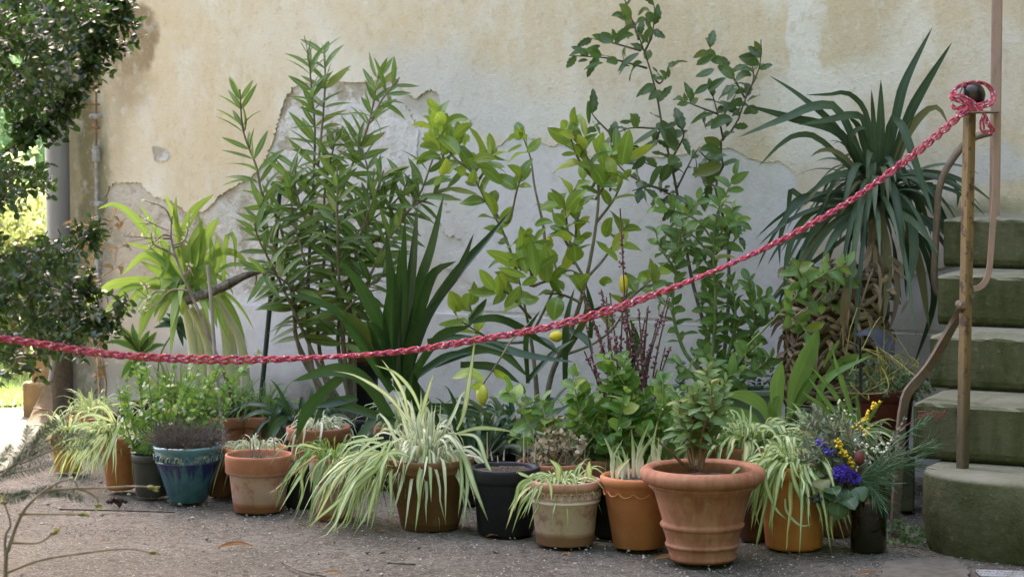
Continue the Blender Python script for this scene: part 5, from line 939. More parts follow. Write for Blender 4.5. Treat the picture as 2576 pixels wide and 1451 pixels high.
mb.build('trunk_and_twigs', G['stem_green'], cit); ml.build('leaves', L_LEM2, cit)
mb = MB(); tube(mb, tpath(T('I', (930, 330), (1000, 390), (1050, 430)), 8.0), [.006, .008], 7); mb.build('bent_stem', plain('tan_stem', (.26, .17, .09), .8), cit)
MFERN = leaf_mat('small_fern', (.04, .09, .04), (.07, .13, .06), None, .5, 0)
for ux in (1905, 1925, 1938, 1880, 1700, 1720):
    ml = MB(); b = P(ux, 985, 8.06); pa = [b, b + (rng.normal(0, .01), 0, .05), b + (rng.normal(0, .02), -.02, rng.uniform(.06, .12))]; leafy(ml, pa, .05, .006, .022, .008, 'lance', 2, (50, 75), 4, .2); ml.build('small_fern', MFERN, cit)
nav, x = back_pot('navy_pot', 'dark navy pot standing under the green trough', plain('navy_plastic', (.012, .018, .035), .4, (.02, .028, .05), 10, .05), 1835, 8.1, .11, zb - .004, .8); nav['category'] = 'flower pot'
crate = thing('support_block', 'grey stone block carrying one end of the green trough', 'stone block', (P(1730, 1000, 8.12)[0], 8.12, 0)); mb = MB(); bx = P(1730, 1000, 8.12)[0]; box(mb, (bx - .07, 8.04, 0), (bx + .03, 8.19, zb - .002), bev=.008); mb.build('block', M_STEP, crate, False)
# dark leaved bay laurel
bay, x = back_pot('bay_laurel', 'tall thin bay laurel with dark wavy leaves rising to the picture top', PB, 1760, 8.5, .11, .17); mb = MB(); ml = MB()
bb = [([(1790, 1060), (1790, 900), (1740, 700), (1706, 500), (1690, 420), (1668, 330), (1656, 260), (1640, 190), (1610, 100), (1578, 20), (1560, -40)], .36), ([(1628, 172), (1558, 153), (1512, 145), (1432, 140)], .1), ([(1612, 128), (1535, 107), (1487, 97)], .25), ([(1606, 100), (1600, 60), (1645, 40), (1641, -5)], .3), ([(1640, 190), (1660, 210), (1678, 180), (1682, 165)], .5), ([(1598, 60), (1570, 40), (1560, 10)], .2), ([(1622, 130), (1640, 90), (1646, 45)], .3),
      ([(1800, 1060), (1830, 800), (1830, 600), (1800, 470), (1820, 415), (1811, 360), (1850, 317), (1877, 243), (1904, 190), (1915, 143), (1914, 100)], .52), ([(1820, 353), (1807, 293), (1790, 230)], .35), ([(1805, 287), (1740, 262), (1710, 250)], .3), ([(1874, 247), (1857, 217), (1827, 167), (1794, 133), (1775, 95)], .15), ([(1876, 245), (1895, 200), (1890, 150)], .3), ([(1820, 290), (1850, 240)], .3),
      ([(1668, 325), (1590, 322), (1540, 340)], .2), ([(1540, 340), (1500, 300), (1480, 270)], .4), ([(1680, 480), (1620, 460), (1560, 420), (1500, 320)], .2), ([(1692, 430), (1650, 420), (1600, 400)], .2), ([(1706, 500), (1640, 470), (1590, 480)], .1), ([(1700, 480), (1740, 400), (1760, 370)], .3), ([(1660, 330), (1640, 370), (1610, 390)], .3), ([(1800, 470), (1760, 440), (1750, 400)], .2), ([(1815, 420), (1780, 400), (1760, 380)], .2), ([(1830, 600), (1860, 540), (1880, 570)], .2), ([(1535, 480), (1535, 400), (1540, 320)], .5), ([(1690, 400), (1720, 340), (1700, 310)], .3), ([(1830, 650), (1850, 600), (1870, 600)], .3), ([(1700, 520), (1660, 500), (1640, 505)], .0), ([(1720, 550), (1760, 500), (1780, 470)], .2)]
branches(bb, 8.5, .050, .080, .036, 1, (40, 80), (.0045, .0018), 'holly', .10, .15, .0, .35, .15, 10)
big_leaves(ml, 'B', [(2180, 155, 2095, 35, 95), (2150, 160, 2040, 120, 60), (2190, 200, 2065, 275, 42), (2210, 265, 2055, 335, 55), (2030, 320, 1890, 265, 80), (2055, 320, 1960, 245, 95), (1955, 345, 1850, 378, 48), (1957, 438, 1838, 378, 88), (1850, 412, 1718, 430, 44), (1862, 455, 1785, 468, 30), (1980, 475, 1828, 532, 38), (2090, 470, 2000, 472, 80), (2250, 400, 2085, 545, 55), (2200, 505, 2275, 475, 46), (2180, 500, 2095, 572, 26), (2355, 165, 2290, 120, 78), (2330, 85, 2240, 122, 38), (2290, 130, 2228, 178, 48), (2360, 215, 2270, 335, 52), (2450, 605, 2400, 535, 62), (2468, 590, 2462, 508, 38), (2440, 600, 2340, 602, 34), (2370, 645, 2265, 722, 84), (2412, 680, 2318, 758, 74), (2310, 640, 2225, 738, 42), (2410, 905, 2535, 1155, 115), (2400, 1050, 2175, 1245, 85), (2400, 965, 2195, 1100, 62), (2540, 1190, 2470, 1250, 105), (2490, 1230, 2415, 1372, 95), (2420, 1250, 2325, 1425, 62), (1870, 940, 1860, 758, 40), (2220, 970, 2178, 855, 55), (2110, 960, 2030, 1000, 34), (2100, 925, 2190, 915, 42), (1930, 990, 1835, 1022, 52), (2300, 1180, 2190, 1280, 70), (2480, 940, 2500, 1110, 95)], 8.42, .06, .74)
big_leaves(ml, 'C', [(40, 760, 12, 698, 42), (60, 780, 122, 742, 58), (40, 770, -45, 795, 60), (235, 860, 58, 938, 44), (200, 640, 88, 712, 62), (190, 685, 332, 588, 80), (240, 520, 96, 582, 68), (180, 380, 78, 438, 54), (240, 420, 102, 492, 64), (250, 430, 170, 395, 60), (310, 490, 212, 462, 80), (390, 600, 262, 498, 95), (410, 660, 335, 765, 52), (520, 560, 398, 622, 80), (580, 490, 420, 428, 100), (575, 400, 422, 432, 62), (592, 405, 542, 308, 62), (510, 540, 438, 535, 58), (470, 690, 395, 712, 58), (450, 740, 325, 832, 64), (380, 900, 212, 975, 105), (380, 920, 332, 962, 44), (440, 810, 368, 882, 28), (572, 850, 455, 862, 80), (290, 1100, 162, 1038, 95), (290, 1150, 128, 1130, 80), (302, 1240, 68, 1325, 115), (275, 1270, 190, 1395, 100), (300, 1180, 190, 1230, 80)], 8.42, .06, .74)
mb.build('stems', G['bark_dark'], bay); ml.build('leaves', L_BAY, bay)
# heather with pink buds
hth, x = back_pot('heather_pot', 'black pot of dark twiggy stems studded with pink buds', PB, 1590, 7.62, .11, .2); mb = MB(); pk = MB()
hs = [(1560, 525, .45)] + [(rng.uniform(1450, 1690), rng.uniform(720, 960), .1) for _ in range(40)]
for ux, uy, st in hs:
    b = np.array((x + rng.uniform(-.05, .05), 7.62 + rng.uniform(-.05, .05), .18)); tp = P(ux, uy, 7.62 + rng.uniform(-.12, .08)); pa = tube(mb, [b, b * .5 + tp * .5 + rng.normal(0, .015, 3), tp], [.004, .0022], 6, 16)
    m = int(np.linalg.norm(tp - b) / .0085); f = rng.uniform(st, 1, m); f = f[np.sin(f * 23 + ux) > -.25]; q = np.stack([np.interp(f, np.linspace(0, 1, len(pa)), pa[:, j]) for j in range(3)], 1)
    balls(pk, q + rng.normal(0, .0045, q.shape), rng.uniform(.0035, .0075, len(q)), True, .25)
mb.build('stems', G['redstem'], hth); pk.build('buds', PNK, hth)
# mint mound and dried hydrangea in front
mm, x = back_pot('mint_mound', 'terracotta pot with a tall mound of round bright green leaves', clay('clay_mint', .2), 1530, 7.45, .13, .2)
shoots(mm, (x, 7.45, .17), .14, 36, (.08, .30), .15, L_MNT, .056, .046, 'round', .036, 2, .0028, centre=(.08, 0), start=.25)
mb = MB(); ml = MB()
for tr in [((500, 800), (560, 600), (590, 400), (540, 280)), ((650, 800), (700, 600), (640, 420), (560, 340)), ((700, 800), (740, 620), (660, 380), (640, 300)), ((180, 740), (140, 620), (80, 520), (30, 470)), ((350, 800), (240, 620), (220, 520)), ((560, 800), (450, 640), (400, 500), (380, 380)), ((600, 800), (560, 620), (500, 560), (440, 480)), ((720, 780), (760, 640), (760, 520), (750, 460)), ((800, 780), (830, 640), (850, 540), (855, 430))]:
    pa = tpath(T('I', *tr), 7.35); pa = tube(mb, pa, [.0045, .002], 6, 16); leafy(ml, pa, .35, .028, .056, .042, 'round', 2, (40, 75), 7, .35, .15, .05, .9, .8, .08)
mb.build('tall_stems', plain('pale_stem', (.30, .27, .16), .7, (.2, .26, .1)), mm); ml.build('tall_leaves', L_MNT, mm)
hyd, x = back_pot('hydrangea_pot', 'terracotta pot with papery brown dried flower heads left of the mint mound', clay('clay_hyd', .2), 1395, 7.35, .12, .2); ml = MB(); mb = MB()
for c, r_ in ((P(1400, 1110, 7.3), .045), (P(1370, 1130, 7.3), .04), (P(1440, 1115, 7.3), .04), (P(1395, 1075, 7.36), .035)):
    m = 60; d = rdir(m); leaves(ml, c + d * r_ * rng.uniform(.5, 1, (m, 1)), nrm(d + rdir(m)), rdir(m), .018, .016, 'round', 4, .3); tube(mb, [np.array((x, 7.35, .18)), c], .003, 5)
for k in range(60): a = rng.uniform(0, 6.28); q = np.array((x + .1 * rng.uniform(-1, 1), 7.33 + .08 * rng.uniform(-1, 1), .2)); tube(mb, [q, q + rng.normal(0, .03, 3) + (0, 0, .03)], [.0014, .0008], 4, 4)
mb.build('dead_stems', G['twig'], hyd); ml.build('dry_heads', leaf_mat('papery_floret', (.27, .20, .13), (.44, .36, .26), None, .9, 0, tw=.2, old=0), hyd)
# woven basket with yucca
yuc = thing('yucca_basket', 'yucca with drooping dark leaves in a woven basket beside the stairs', 'potted plant', (P(2102, 900, 8.05)[0], 8.05, .30), 0, 'potted plants by the wall')
bx, by = yuc.location[0], 8.05; br = 118 * 8.05 / FU; z0, z1 = .30, P(2102, 668, 8.05)[2]
def sq(a, r): c, s = math.cos(a), math.sin(a); k = 1 / (abs(c) ** 4 + abs(s) ** 4) ** .25; return np.array((r * c * k, r * .85 * s * k))
mb = MB(); V = []
for z in np.linspace(z0, z1 - .03, 12): V.append([(*(sq(a, br - .008) + (bx, by)), z) for a in np.linspace(0, 2 * math.pi, 48, False)])
mb.add(V, grid_faces(12, 48, True)); mb.build('lining', plain('dark_lining', (.06, .04, .022), .9), yuc)
t = Nt('water_hyacinth_weave'); r = t.n('Attribute', None, 2, attribute_name='rnd'); n = t.noise(t.scale(t.obj(), (1, 1, 1)), 60, 5)
col = t.mix(t.ramp(r, .1, .9), (.085, .055, .03), (.27, .19, .115)); col = t.mix(t.ramp(n, .5, .72, 0, .6), col, (.11, .07, .035)); M_WEAVE = t.fin(col, .75, t.bump(n, .5, .004))
mb = MB(); rows = 21; per = 30
for i in range(rows):
    for j in range(per):
        a = (j + .5 * (i % 2) + rng.uniform(-.15, .15)) * 2 * math.pi / per; dz = (z1 - z0) / rows; zc = z0 + (i + .5) * dz + rng.normal(0, .007); tl = (1 if (i + j) % 2 else -1) * rng.uniform(.2, 1.25); oo = rng.uniform(-.005, .006); sz = rng.uniform(.7, 1.15); hl = rng.uniform(.9, 1.75); pts = []
        for s in (-1, -.5, 0, .5, 1):
            aa = a + s * hl * math.pi / per; q = sq(aa, br + .009 * (1 - s * s) - .004 + oo); pts.append((q[0] + bx, q[1] + by, zc + s * dz * tl))
        tube(mb, pts, np.array([.0035, .0085, .0095, .008, .003]) * sz, 6, 9, None, False, .4)
for i in range(130):
    a = rng.uniform(0, 6.28); q = sq(a, br + .010); b = np.array((q[0] + bx, q[1] + by, rng.uniform(z0 + .03, z1))); d = rng.normal(0, 1, 3) * .03; strap(mb, [b, b + d * .5 + (q[0] * .06, q[1] * .06, -.01), b + d + (q[0] * .05, q[1] * .05, -.045)], .014, 'lance', 7)
mb.build('weave', M_WEAVE, yuc)
mb = MB(); V = np.array([(*(sq(a, br - .004) + (bx, by)), z1 - .035) for a in np.linspace(0, 2 * math.pi, 40, False)]); mb.add(np.concatenate([V, [(bx, by, z1 - .02)]]), [(i, (i + 1) % 40, 40) for i in range(40)]); mb.build('soil', G['soil'], yuc)
mb = MB(); tx = [P(2200, 700, 8.1), P(2204, 640, 8.12), P(2200, 560, 8.12), P(2200, 490, 8.12)]; tube(mb, tx, [.036, .032, .024, .012], 12, 24); mb.build('trunk', bark_mat('fibre_trunk', (.06, .045, .03), (.20, .15, .10), 70), yuc)
ml = MB(); D = 8.1
straps(ml, [('C', (25, -.05), (1470, 1480), (1490, 1050), (1495, 800), (1497, 600)), ('C', (29, .0), (1490, 1480), (1620, 850), (1690, 600), (1890, 200)), ('C', (28, -.05), (1510, 1480), (1680, 950), (1800, 700), (2036, 318)), ('C', (25, -.08), (1530, 1480), (1690, 1030), (1850, 830), (1940, 825), (2008, 945)), ('C', (17, 0.), (1450, 1450), (1400, 900), (1260, 710), (1100, 715), (925, 718)), ('C', (26, -.1), (1440, 1480), (1180, 1000), (900, 740), (650, 568)), ('C', (27, -.12), (1440, 1480), (1200, 1020), (800, 885), (475, 795)), ('C', (28, -.14), (1440, 1450), (1200, 870), (1020, 800), (760, 900), (408, 1043)), ('C', (17, -.1), (1440, 1450), (1060, 1070), (880, 1018), (740, 1090), (570, 1262)), ('C', (23, -.2), (1430, 1300), (1370, 930), (1280, 870), (1100, 905), (870, 945)), ('C', (24, -.25), (1500, 1500), (1570, 930), (1650, 940), (1740, 1180), (1850, 1500), (1900, 1650)),
            ('C', (16, -.1), (1480, 1480), (1440, 900), (1425, 675)), ('C', (25, -.1), (1460, 1450), (1350, 1000), (1250, 880)), ('C', (26, -.2), (1450, 1400), (1270, 1090), (1320, 980), (1390, 970)), ('C', (26, .0), (1540, 1480), (1620, 1200), (1700, 1080)),
            ('F', (26, -.22), (1470, 60), (1500, 200), (1540, 420), (1545, 700), (1518, 985)), ('F', (27, -.2), (1560, -60), (1700, 150), (1745, 350), (1735, 560), (1685, 790)), ('F', (25, -.12), (1560, 60), (1700, 300), (1790, 560), (1862, 1035)), ('F', (25, -.22), (1440, 100), (1290, 190), (1150, 330), (1050, 510)), ('F', (22, -.12), (1430, 80), (1100, 180), (950, 350), (868, 535)), ('F', (20, -.1), (1430, 40), (1000, 20), (830, 100), (740, 340), (735, 560)), ('F', (22, .05), (1500, 100), (1760, 330), (1880, 640), (1880, 900), (1740, 1320)), ('F', (20, -.1), (1400, 120), (1050, 120), (880, 250), (790, 480), (770, 770)), ('F', (24, -.05), (1420, 120), (1150, 230), (960, 440), (830, 620), (660, 810)), ('F', (20, .1), (1500, 60), (1700, 20), (1780, 100), (1770, 300)), ('F', (18, .1), (1520, 150), (1680, 250), (1900, 220), (1980, 200)), ('F', (22, .05), (1520, 60), (1850, -50), (1900, 40), (1985, 170)), ('F', (20, .1), (1500, 100), (1750, -80), (2000, -120), (2080, 10), (2070, 120)), ('F', (16, 0.), (1440, 160), (1020, 300), (760, 380), (640, 550)), ('F', (20, 0.), (1430, 160), (1200, 260), (1130, 420), (1110, 520)), ('F', (20, .05), (1520, 130), (1680, 280), (1690, 560), (1690, 800)), ('F', (16, .05), (1430, 100), (900, 40), (820, -20), (790, 200), (730, 330)), ('F', (18, .1), (1520, 150), (1850, 400), (1900, 730)), ('F', (14, .0), (1440, 180), (900, 600), (620, 880), (540, 985))], D, 0, 1.0, 'strap', .25, .3)
hd = P(2200, 500, D)
for i in range(125):
    a = rng.uniform(0, 6.28); e = R(rng.uniform(-5, 70)); pa = arc(hd + np.array((0, 0, rng.uniform(-.04, .07))), a, e, rng.uniform(.34, .6) * (.8 if math.sin(a) > .3 else 1), rng.uniform(.35, 1.05), 12, .25)
    lim = 9.02 - .5 * pa[:, 0]; pa[:, 1] = np.minimum(pa[:, 1], lim); strap(ml, pa, rng.uniform(.016, .030), 'strap', 16, (-.3 * math.cos(a), -.5, .8), .15, rng.normal(0, .5))
ml.build('leaves', L_YUC, yuc); mb = MB()
straps(mb, [('F', 16, (1440, 380), (1380, 480), (1340, 560)), ('F', 14, (1480, 430), (1510, 540), (1480, 700), (1520, 800)), ('F', 12, (1570, 550), (1640, 600), (1700, 670)), ('F', 18, (1600, 520), (1620, 700), (1600, 900), (1540, 1090)), ('F', 10, (1700, 820), (1670, 880), (1640, 930)), ('F', 12, (1310, 770), (1350, 830), (1410, 870)), ('F', 14, (1480, 640), (1500, 800), (1490, 1000), (1510, 1100)), ('F', 14, (1450, 400), (1460, 560), (1490, 640)), ('F', 16, (1420, 420), (1400, 520), (1320, 650)), ('F', 14, (1560, 480), (1650, 560), (1660, 660))], 7.95, -.05, 1.0, 'blade', .3, .8); 
for i in range(9):
    q = P(rng.uniform(2120, 2215), rng.uniform(640, 700), rng.uniform(7.84, 7.9)); l = rng.uniform(.12, .34); dx = rng.normal(0, .05); strap(mb, [q, q + (dx * .4, -.05, -l * .15), q + (dx, -.05, -l * .6), q + (dx * 1.2 + rng.normal(0, .02), -.03, -l)], rng.uniform(.010, .022), 'blade', 12, (rng.normal(0, .5), -1, .2), .3, rng.normal(0, .9))
mb.build('dry_leaves', leaf_mat('dry_yucca_leaf', (.16, .11, .065), (.30, .235, .165), None, .8, 0), yuc)
blk = thing('stone_block', 'squared stone block under the woven basket', 'stone block', (bx, by, 0)); mb = MB(); box(mb, (bx - .16, by - .14, 0), (bx + .16, by + .14, .298), bev=.01); mb.build('block', M_STEP, blk, False)
fea = thing('feather_hat', 'curved slate grey plastic sheet leaning on the basket foot', 'plastic sheet', P(2190, 890, 7.8)); mb = MB(); strap(mb, tpath(T('F', (1280, 1085), (1400, 1080), (1500, 1150), (1590, 1255)), 7.82), .065, 'paddle', 16, (-.3, -.6, .8), .4); mb.build('sheet', plain('slate_plastic', (.07, .07, .10), .35, (.09, .09, .13)), fea)
# red pot with straggly plant
rdp = pot_geo(2226, 1300, 112, 984, 150); x = P(2226, 1000, 7.62)[0]; rr = 75 * 7.62 / FU; h1 = P(2226, 983, 7.55)[2]
red = potted('red_pot', 'dark red plastic pot on a block with straggly mistletoe like growth', clay('red_plastic', .2, c1=(.075, .018, .014), c2=(.10, .026, .02), dirt=.15, rough=.45), geo=(x, 7.62, rr * .8, rr, h1), z0=h1 - .20, band=.2, out=.004)
blk = thing('brick_block', 'worn stone block carrying the dark red pot', 'stone block', (x, 7.62, 0)); mb = MB(); box(mb, (x - .09, 7.54, 0), (x + .09, 7.70, h1 - .202), bev=.006); mb.build('block', M_STEP, blk, False)
shoots(red, (x, 7.60, h1 - .03), .08, 34, (.04, .13), .10, leaf_mat('small_round_leaf', (.07, .12, .05), (.16, .20, .09), None, .45, .2), .022, .015, 'ellip', .012, 2, .0018, seg=5)
mb = MB()
for i in range(26):
    b = np.array((x, 7.6, h1)) + rng.normal(0, .04, 3) * (1, 1, .2); pa = [b, b + rng.normal(0, .04, 3) + (0, 0, .05), b + rng.normal(0, .07, 3) + (0, -.02, .05), b + rng.normal(0, .10, 3) + (0, -.03, .02)]; tube(mb, pa, [.0022, .0012], 5, 14)
mb.build('trailing_twigs', plain('mistletoe_stem', (.28, .27, .06), .6, (.20, .16, .06)), red)
mb = MB(); tube(mb, tpath([(2163, 850), (2165, 1010)], 7.5), .005, 8); mb.build('black_stick', PB, red)
# bouquet in a bottle-glass vase
g = pot_geo(2184, 1394, 92, 1225, 94); x, y, rb, rr, h = g
vase = thing('glass_vase', 'dark olive glass vase standing at the foot of the stairs', 'vase', (x, y, 0)); t = Nt('bottle_glass'); mv = t.fin((.055, .05, .018), .05, None, **{'Transmission Weight': .75, 'IOR': 1.45, 'Coat Weight': .3}); mb = MB()
lathe(mb, [(1e-4, .0), (rb * .92, 0), (rb, .008), (rb * 1.0, h * .6), (rb * .98, h * .8), (rb * .9, h * .95), (rb * .95, h), (rb * .91, h), (rb * .86, h * .94), (rb * .93, h * .8), (rb * .94, .016), (1e-4, .012)], (x, y, 0), 48); mb.build('glass', mv, vase)
mb = MB(); lathe(mb, [(1e-4, .0125), (rb * .93, .0165), (rb * .935, h * .55), (1e-4, h * .55)], (x, y, 0), 40); mb.build('murky_water', plain('murky_water', (.025, .022, .01), .1), vase)
bq = thing('bouquet', 'mixed dried bouquet of violet, yellow and white flowers with pine sprigs', 'bouquet', (x, y, h)); D = y
base = np.array((x, y, h * .5)); mb = MB(); ol = MB()
def stemto(p, r=.0022): return tube(mb, [base, base * .55 + np.asarray(p) * .45 + (0, 0, .03), p], [.003, r], 5, 12)
for i in range(42):
    tp = P(rng.uniform(2005, 2150), rng.uniform(1020, 1210), D + rng.uniform(-.1, .1)); pa = stemto(tp, .001); leafy(ol, pa, .5, .012, .038, .014, 'lance', 2, (35, 60), 5, .2, .15)
for i in range(14):
    tp = P(rng.uniform(2130, 2300), rng.uniform(1020, 1180), D + rng.uniform(-.05, .1)); pa = stemto(tp, .001); leafy(ol, pa, .55, .02, .026, .010, 'lance', 2, (35, 60), 5, .2, .15)
mb.build('stems', G['bark'], bq); ol.build('olive_leaves', L_OLV, bq)
def dots(name, mat, pts, D, r, sp=6, jit=4.0, n=None):
    mb = MB(); few = n is not None and n < 9
    for a, b in zip(pts[:-1], pts[1:]):
        for i in range(n or max(2, int(math.hypot(b[0] - a[0], b[1] - a[1]) / 2.0))):
            f = rng.random(); balls(mb, [P(a[0] + (b[0] - a[0]) * f + rng.normal(0, jit), a[1] + (b[1] - a[1]) * f + rng.normal(0, jit), D + rng.normal(0, .012))], r * rng.uniform(.7, 1.3), True, .3)
            if few: mb.build({'yellow_buds': 'yellow_bud', 'white_berries': 'white_berry'}[name], mat, bq); mb = MB()
    if not few: return mb.build(name, mat, bq)
dots('yellow_spray', YEL, T('J', (810, 545), (760, 580), (735, 640)), D - .02, .0055, jit=4); dots('yellow_spray', YEL, T('J', (590, 730), (620, 790), (660, 840), (690, 890)), D - .08, .0055, jit=5); dots('yellow_buds', YEL, T('J', (600, 740), (720, 670), (740, 690)), D - .05, .004, jit=9, n=7); dots('yellow_buds', YEL, T('J', (530, 900), (700, 900)), D - .09, .004, jit=6, n=5)
mb = MB(); c = P(2124, 1190, D - .12); k = D / FU
for cc, s, m in ((T('J', (620, 905))[0], 17, 46), (T('J', (680, 925))[0], 11, 22)):
    pc = P(*cc, D - .11); d = rdir(m); q = pc + d * s * k * rng.uniform(.4, 1, (m, 1))
    for j in range(5): leaves(mb, q, nrm(d + .8 * rdir(m)), rdir(m), .016, .007, 'lance', 4, -.3)
mb.build('violet_hyacinth', leaf_mat('violet_flower', (.055, .03, .30), (.12, .075, .52), (.2, .1, .7), .5, 0, back=.1), bq)
dots('white_berries', BER, T('J', (690, 740), (760, 780), (850, 760), (760, 850), (700, 800)), D - .06, .0048, jit=11, n=13); dots('white_berries', BER, T('J', (600, 500), (640, 600), (560, 620)), D, .004, jit=8, n=6)
mb = MB(); balls(mb, [P(*T('J', (710, 830))[0], D - .11)], .018, False, .15, (1, 1, 1.3)); mb.build('red_bud', plain('wine_bud', (.14, .035, .03), .7), bq)
dots('purple_flowers', BLU, T('J', (500, 740), (540, 790), (560, 810)), D - .08, .005, jit=6, n=9)
dots('grape_cluster', DRB, T('J', (480, 1040), (500, 1050), (540, 1060)), D - .10, .0075, jit=8, n=22)
mb = MB(); m = 13; m = 9
q = np.array([P(*T('J', (a, b))[0], D - .13 + rng.uniform(-.02, .03)) for a, b in ((600, 990), (560, 980), (650, 1000), (520, 1000), (690, 980), (600, 1060), (560, 1090), (640, 1040), (500, 940), (740, 990), (860, 960), (640, 960), (580, 1040))][:9])
leaves(mb, q, nrm(np.c_[rng.normal(0, .8, m), np.full(m, -.5), rng.normal(-.4, .3, m)]), np.tile((0, -.7, .7), (m, 1)), rng.uniform(.045, .065, m), rng.uniform(.045, .06, m), 'round', 7, .3, .1, .05); mb.build('round_leaves', L_GAL, bq)
mb = MB()
for (a, b, L_) in (((740, 950), (850, 1050), .085), ((760, 920), (900, 880), .09), ((800, 900), (1000, 860), .10), ((850, 880), (1060, 800), .10), ((900, 820), (1060, 760), .09), ((780, 950), (870, 960), .08), ((950, 700), (1060, 640), .06), ((760, 960), (800, 1050), .07)):
    pa = tpath(T('J', (700, 940), a, b), D - .08, D - .10); m = 70; f = rng.random(m); q = np.stack([np.interp(f, [0, .5, 1], pa[:, j]) for j in range(3)], 1); dd = nrm(pa[2] - pa[1]); leaves(mb, q, nrm(dd + .35 * rng.normal(size=(m, 3))), rdir(m), rng.uniform(.5, 1, m) * L_, .0022, 'blade', 4, .15); tube(mb, pa, .002, 5, 8)
mb.build('pine_sprigs', L_PIN, bq)
mb = MB(); pa = tpath(T('J', (880, 700), (1010, 625), (1090, 590), (1160, 600)), D); tube(mb, pa, .0015, 5, 14); balls(mb, np.array([P(*T('J', (rng.uniform(1010, 1165), 592 + rng.uniform(-10, 35)))[0], D) for _ in range(60)]), .0032, True, .3); mb.build('red_plume', plain('dusky_plume', (.19, .05, .05), .8, (.25, .10, .08)), bq)

# ------------------------------------------------------------------ left: box tree, twigs, garden beyond
def inpoly(p, poly):
    x, y = p; c = False
    for (x0, y0), (x1, y1) in zip(poly, poly[1:] + poly[:1]):
        if (y0 > y) != (y1 > y) and x < (x1 - x0) * (y - y0) / (y1 - y0) + x0: c = not c
    return c
def sample(poly, n):
    xs = [p[0] for p in poly]; ys = [p[1] for p in poly]; out = []
    while len(out) < n:
        p = (rng.uniform(min(xs), max(xs)), rng.uniform(min(ys), max(ys)))
        if inpoly(p, poly): out.append(p)
    return out
def sprig(ml, mb, b, d, L, ll, lw, pairs=6, kind='ellip'):
    d = nrm(d); e = b + d * L + np.array((0, 0, -.15 * L)); pa = tube(mb, [b, (b + e) / 2 + (0, 0, .05 * L), e], [.0016, .0008], 4, 6, None, False)
    s = np.repeat(np.linspace(.15, 1, pairs), 2); q = b + (e - b) * s[:, None]; sd_ = nrm(np.cross(d, rdir()[0])); sg = np.tile([1, -1], pairs)[:, None]
    dd = nrm(d * .7 + sd_ * sg + rng.normal(0, .35, (len(s), 3))); leaves(ml, q, dd, nrm(np.array((0, -.4, .8)) + rng.normal(0, .5, (len(s), 3))), ll * rng.uniform(.7, 1.15, len(s)), lw * rng.uniform(.8, 1.1, len(s)), kind, 5, rng.uniform(0, .3, len(s)), .12)
boxt = thing('box_tree', 'dark glossy box tree overhanging the left edge of the courtyard', 'tree', (-1.85, 6.2, 0)); mb = MB(); ml = MB()
tr0 = np.array((-1.85, 6.2, 0.)); tube(mb, [tr0, tr0 + (.03, 0, .5), tr0 + (-.02, .05, 1.2), tr0 + (.05, 0, 2.2)], [.06, .05, .045, .02], 10, 30)
polyA = [(-60, -60), (205, -60), (250, -20), (270, 10), (235, 50), (225, 90), (205, 125), (180, 150), (140, 175), (150, 215), (120, 245), (80, 275), (40, 265), (-60, 270)]
polyB = [(-60, 400), (0, 400), (10, 440), (-30, 520), (-20, 640), (40, 640), (110, 585), (170, 600), (195, 710), (225, 800), (200, 870), (110, 890), (50, 790), (-60, 790)]
polyC = [(-60, 830), (60, 810), (110, 850), (105, 900), (60, 940), (-60, 950)]
for poly, n in ((polyA, 340), ([(-60, 385), (60, 395), (115, 430), (110, 480), (40, 520), (-60, 520)], 55), (polyB, 225), (polyC, 30), ([(-470, -320), (-40, -320), (-40, 310), (-100, 400), (-40, 500), (-40, 860), (-470, 900)], 480)):
    for (ux, uy) in sample(poly, n):
        D = rng.uniform(5.7, 6.6); b = P(ux, uy, D); d = nrm(np.array((b[0] + 1.9, 0, 0)) * .9 + rng.normal(0, .6, 3) + (0.1, -.1, -.05)); sprig(ml, mb, b - d * .04, d, rng.uniform(.05, .10), .026, .015)
for tr in [('A', (560, 60), (700, 40), (820, 20), (930, 50)), ('A', (600, 150), (780, 170), (900, 180), (995, 215)), ('A', (640, 330), (740, 350), (845, 310)), ('A', (600, 420), (690, 470), (720, 500)), ('A', (440, 690), (520, 690), (600, 700)), ('A', (400, 780), (470, 830), (515, 870)), ('A', (190, 880), (170, 960), (180, 1090)), ('A', (200, 880), (280, 930), (350, 985)), ('D', (560, 400), (650, 330), (720, 280)), ('D', (600, 950), (740, 960), (860, 880), (930, 840)), ('D', (500, 1000), (650, 1000), (830, 1000)), ('D', (480, 700), (580, 740), (700, 700)), ('A', (560, 120), (640, 180), (700, 300)), ('A', (820, 10), (880, 20), (900, -10))]:
    pa = smooth_path(tpath(T(tr[0], *tr[1:]), 6.0), 12); tube(mb, pa, [.003, .001], 5, 12)
    for i in range(2, 12):
        for _ in range(2): d = nrm(pa[i] - pa[i - 1] + rng.normal(0, .02, 3)); sprig(ml, mb, pa[i], d + rng.normal(0, .3, 3), .045, .026, .015, 3)
for U in ([(-60, 150), (80, 100), (200, 40)], [(-60, 250), (60, 220), (150, 180)], [(-80, 700), (80, 730), (190, 760)], [(-80, 850), (60, 840), (150, 850)]): tube(mb, tpath(U, 6.2), [.012, .003], 6, 20)
mb.build('branches', G['bark_dark'], boxt); ml.build('crown', L_BOX, boxt)
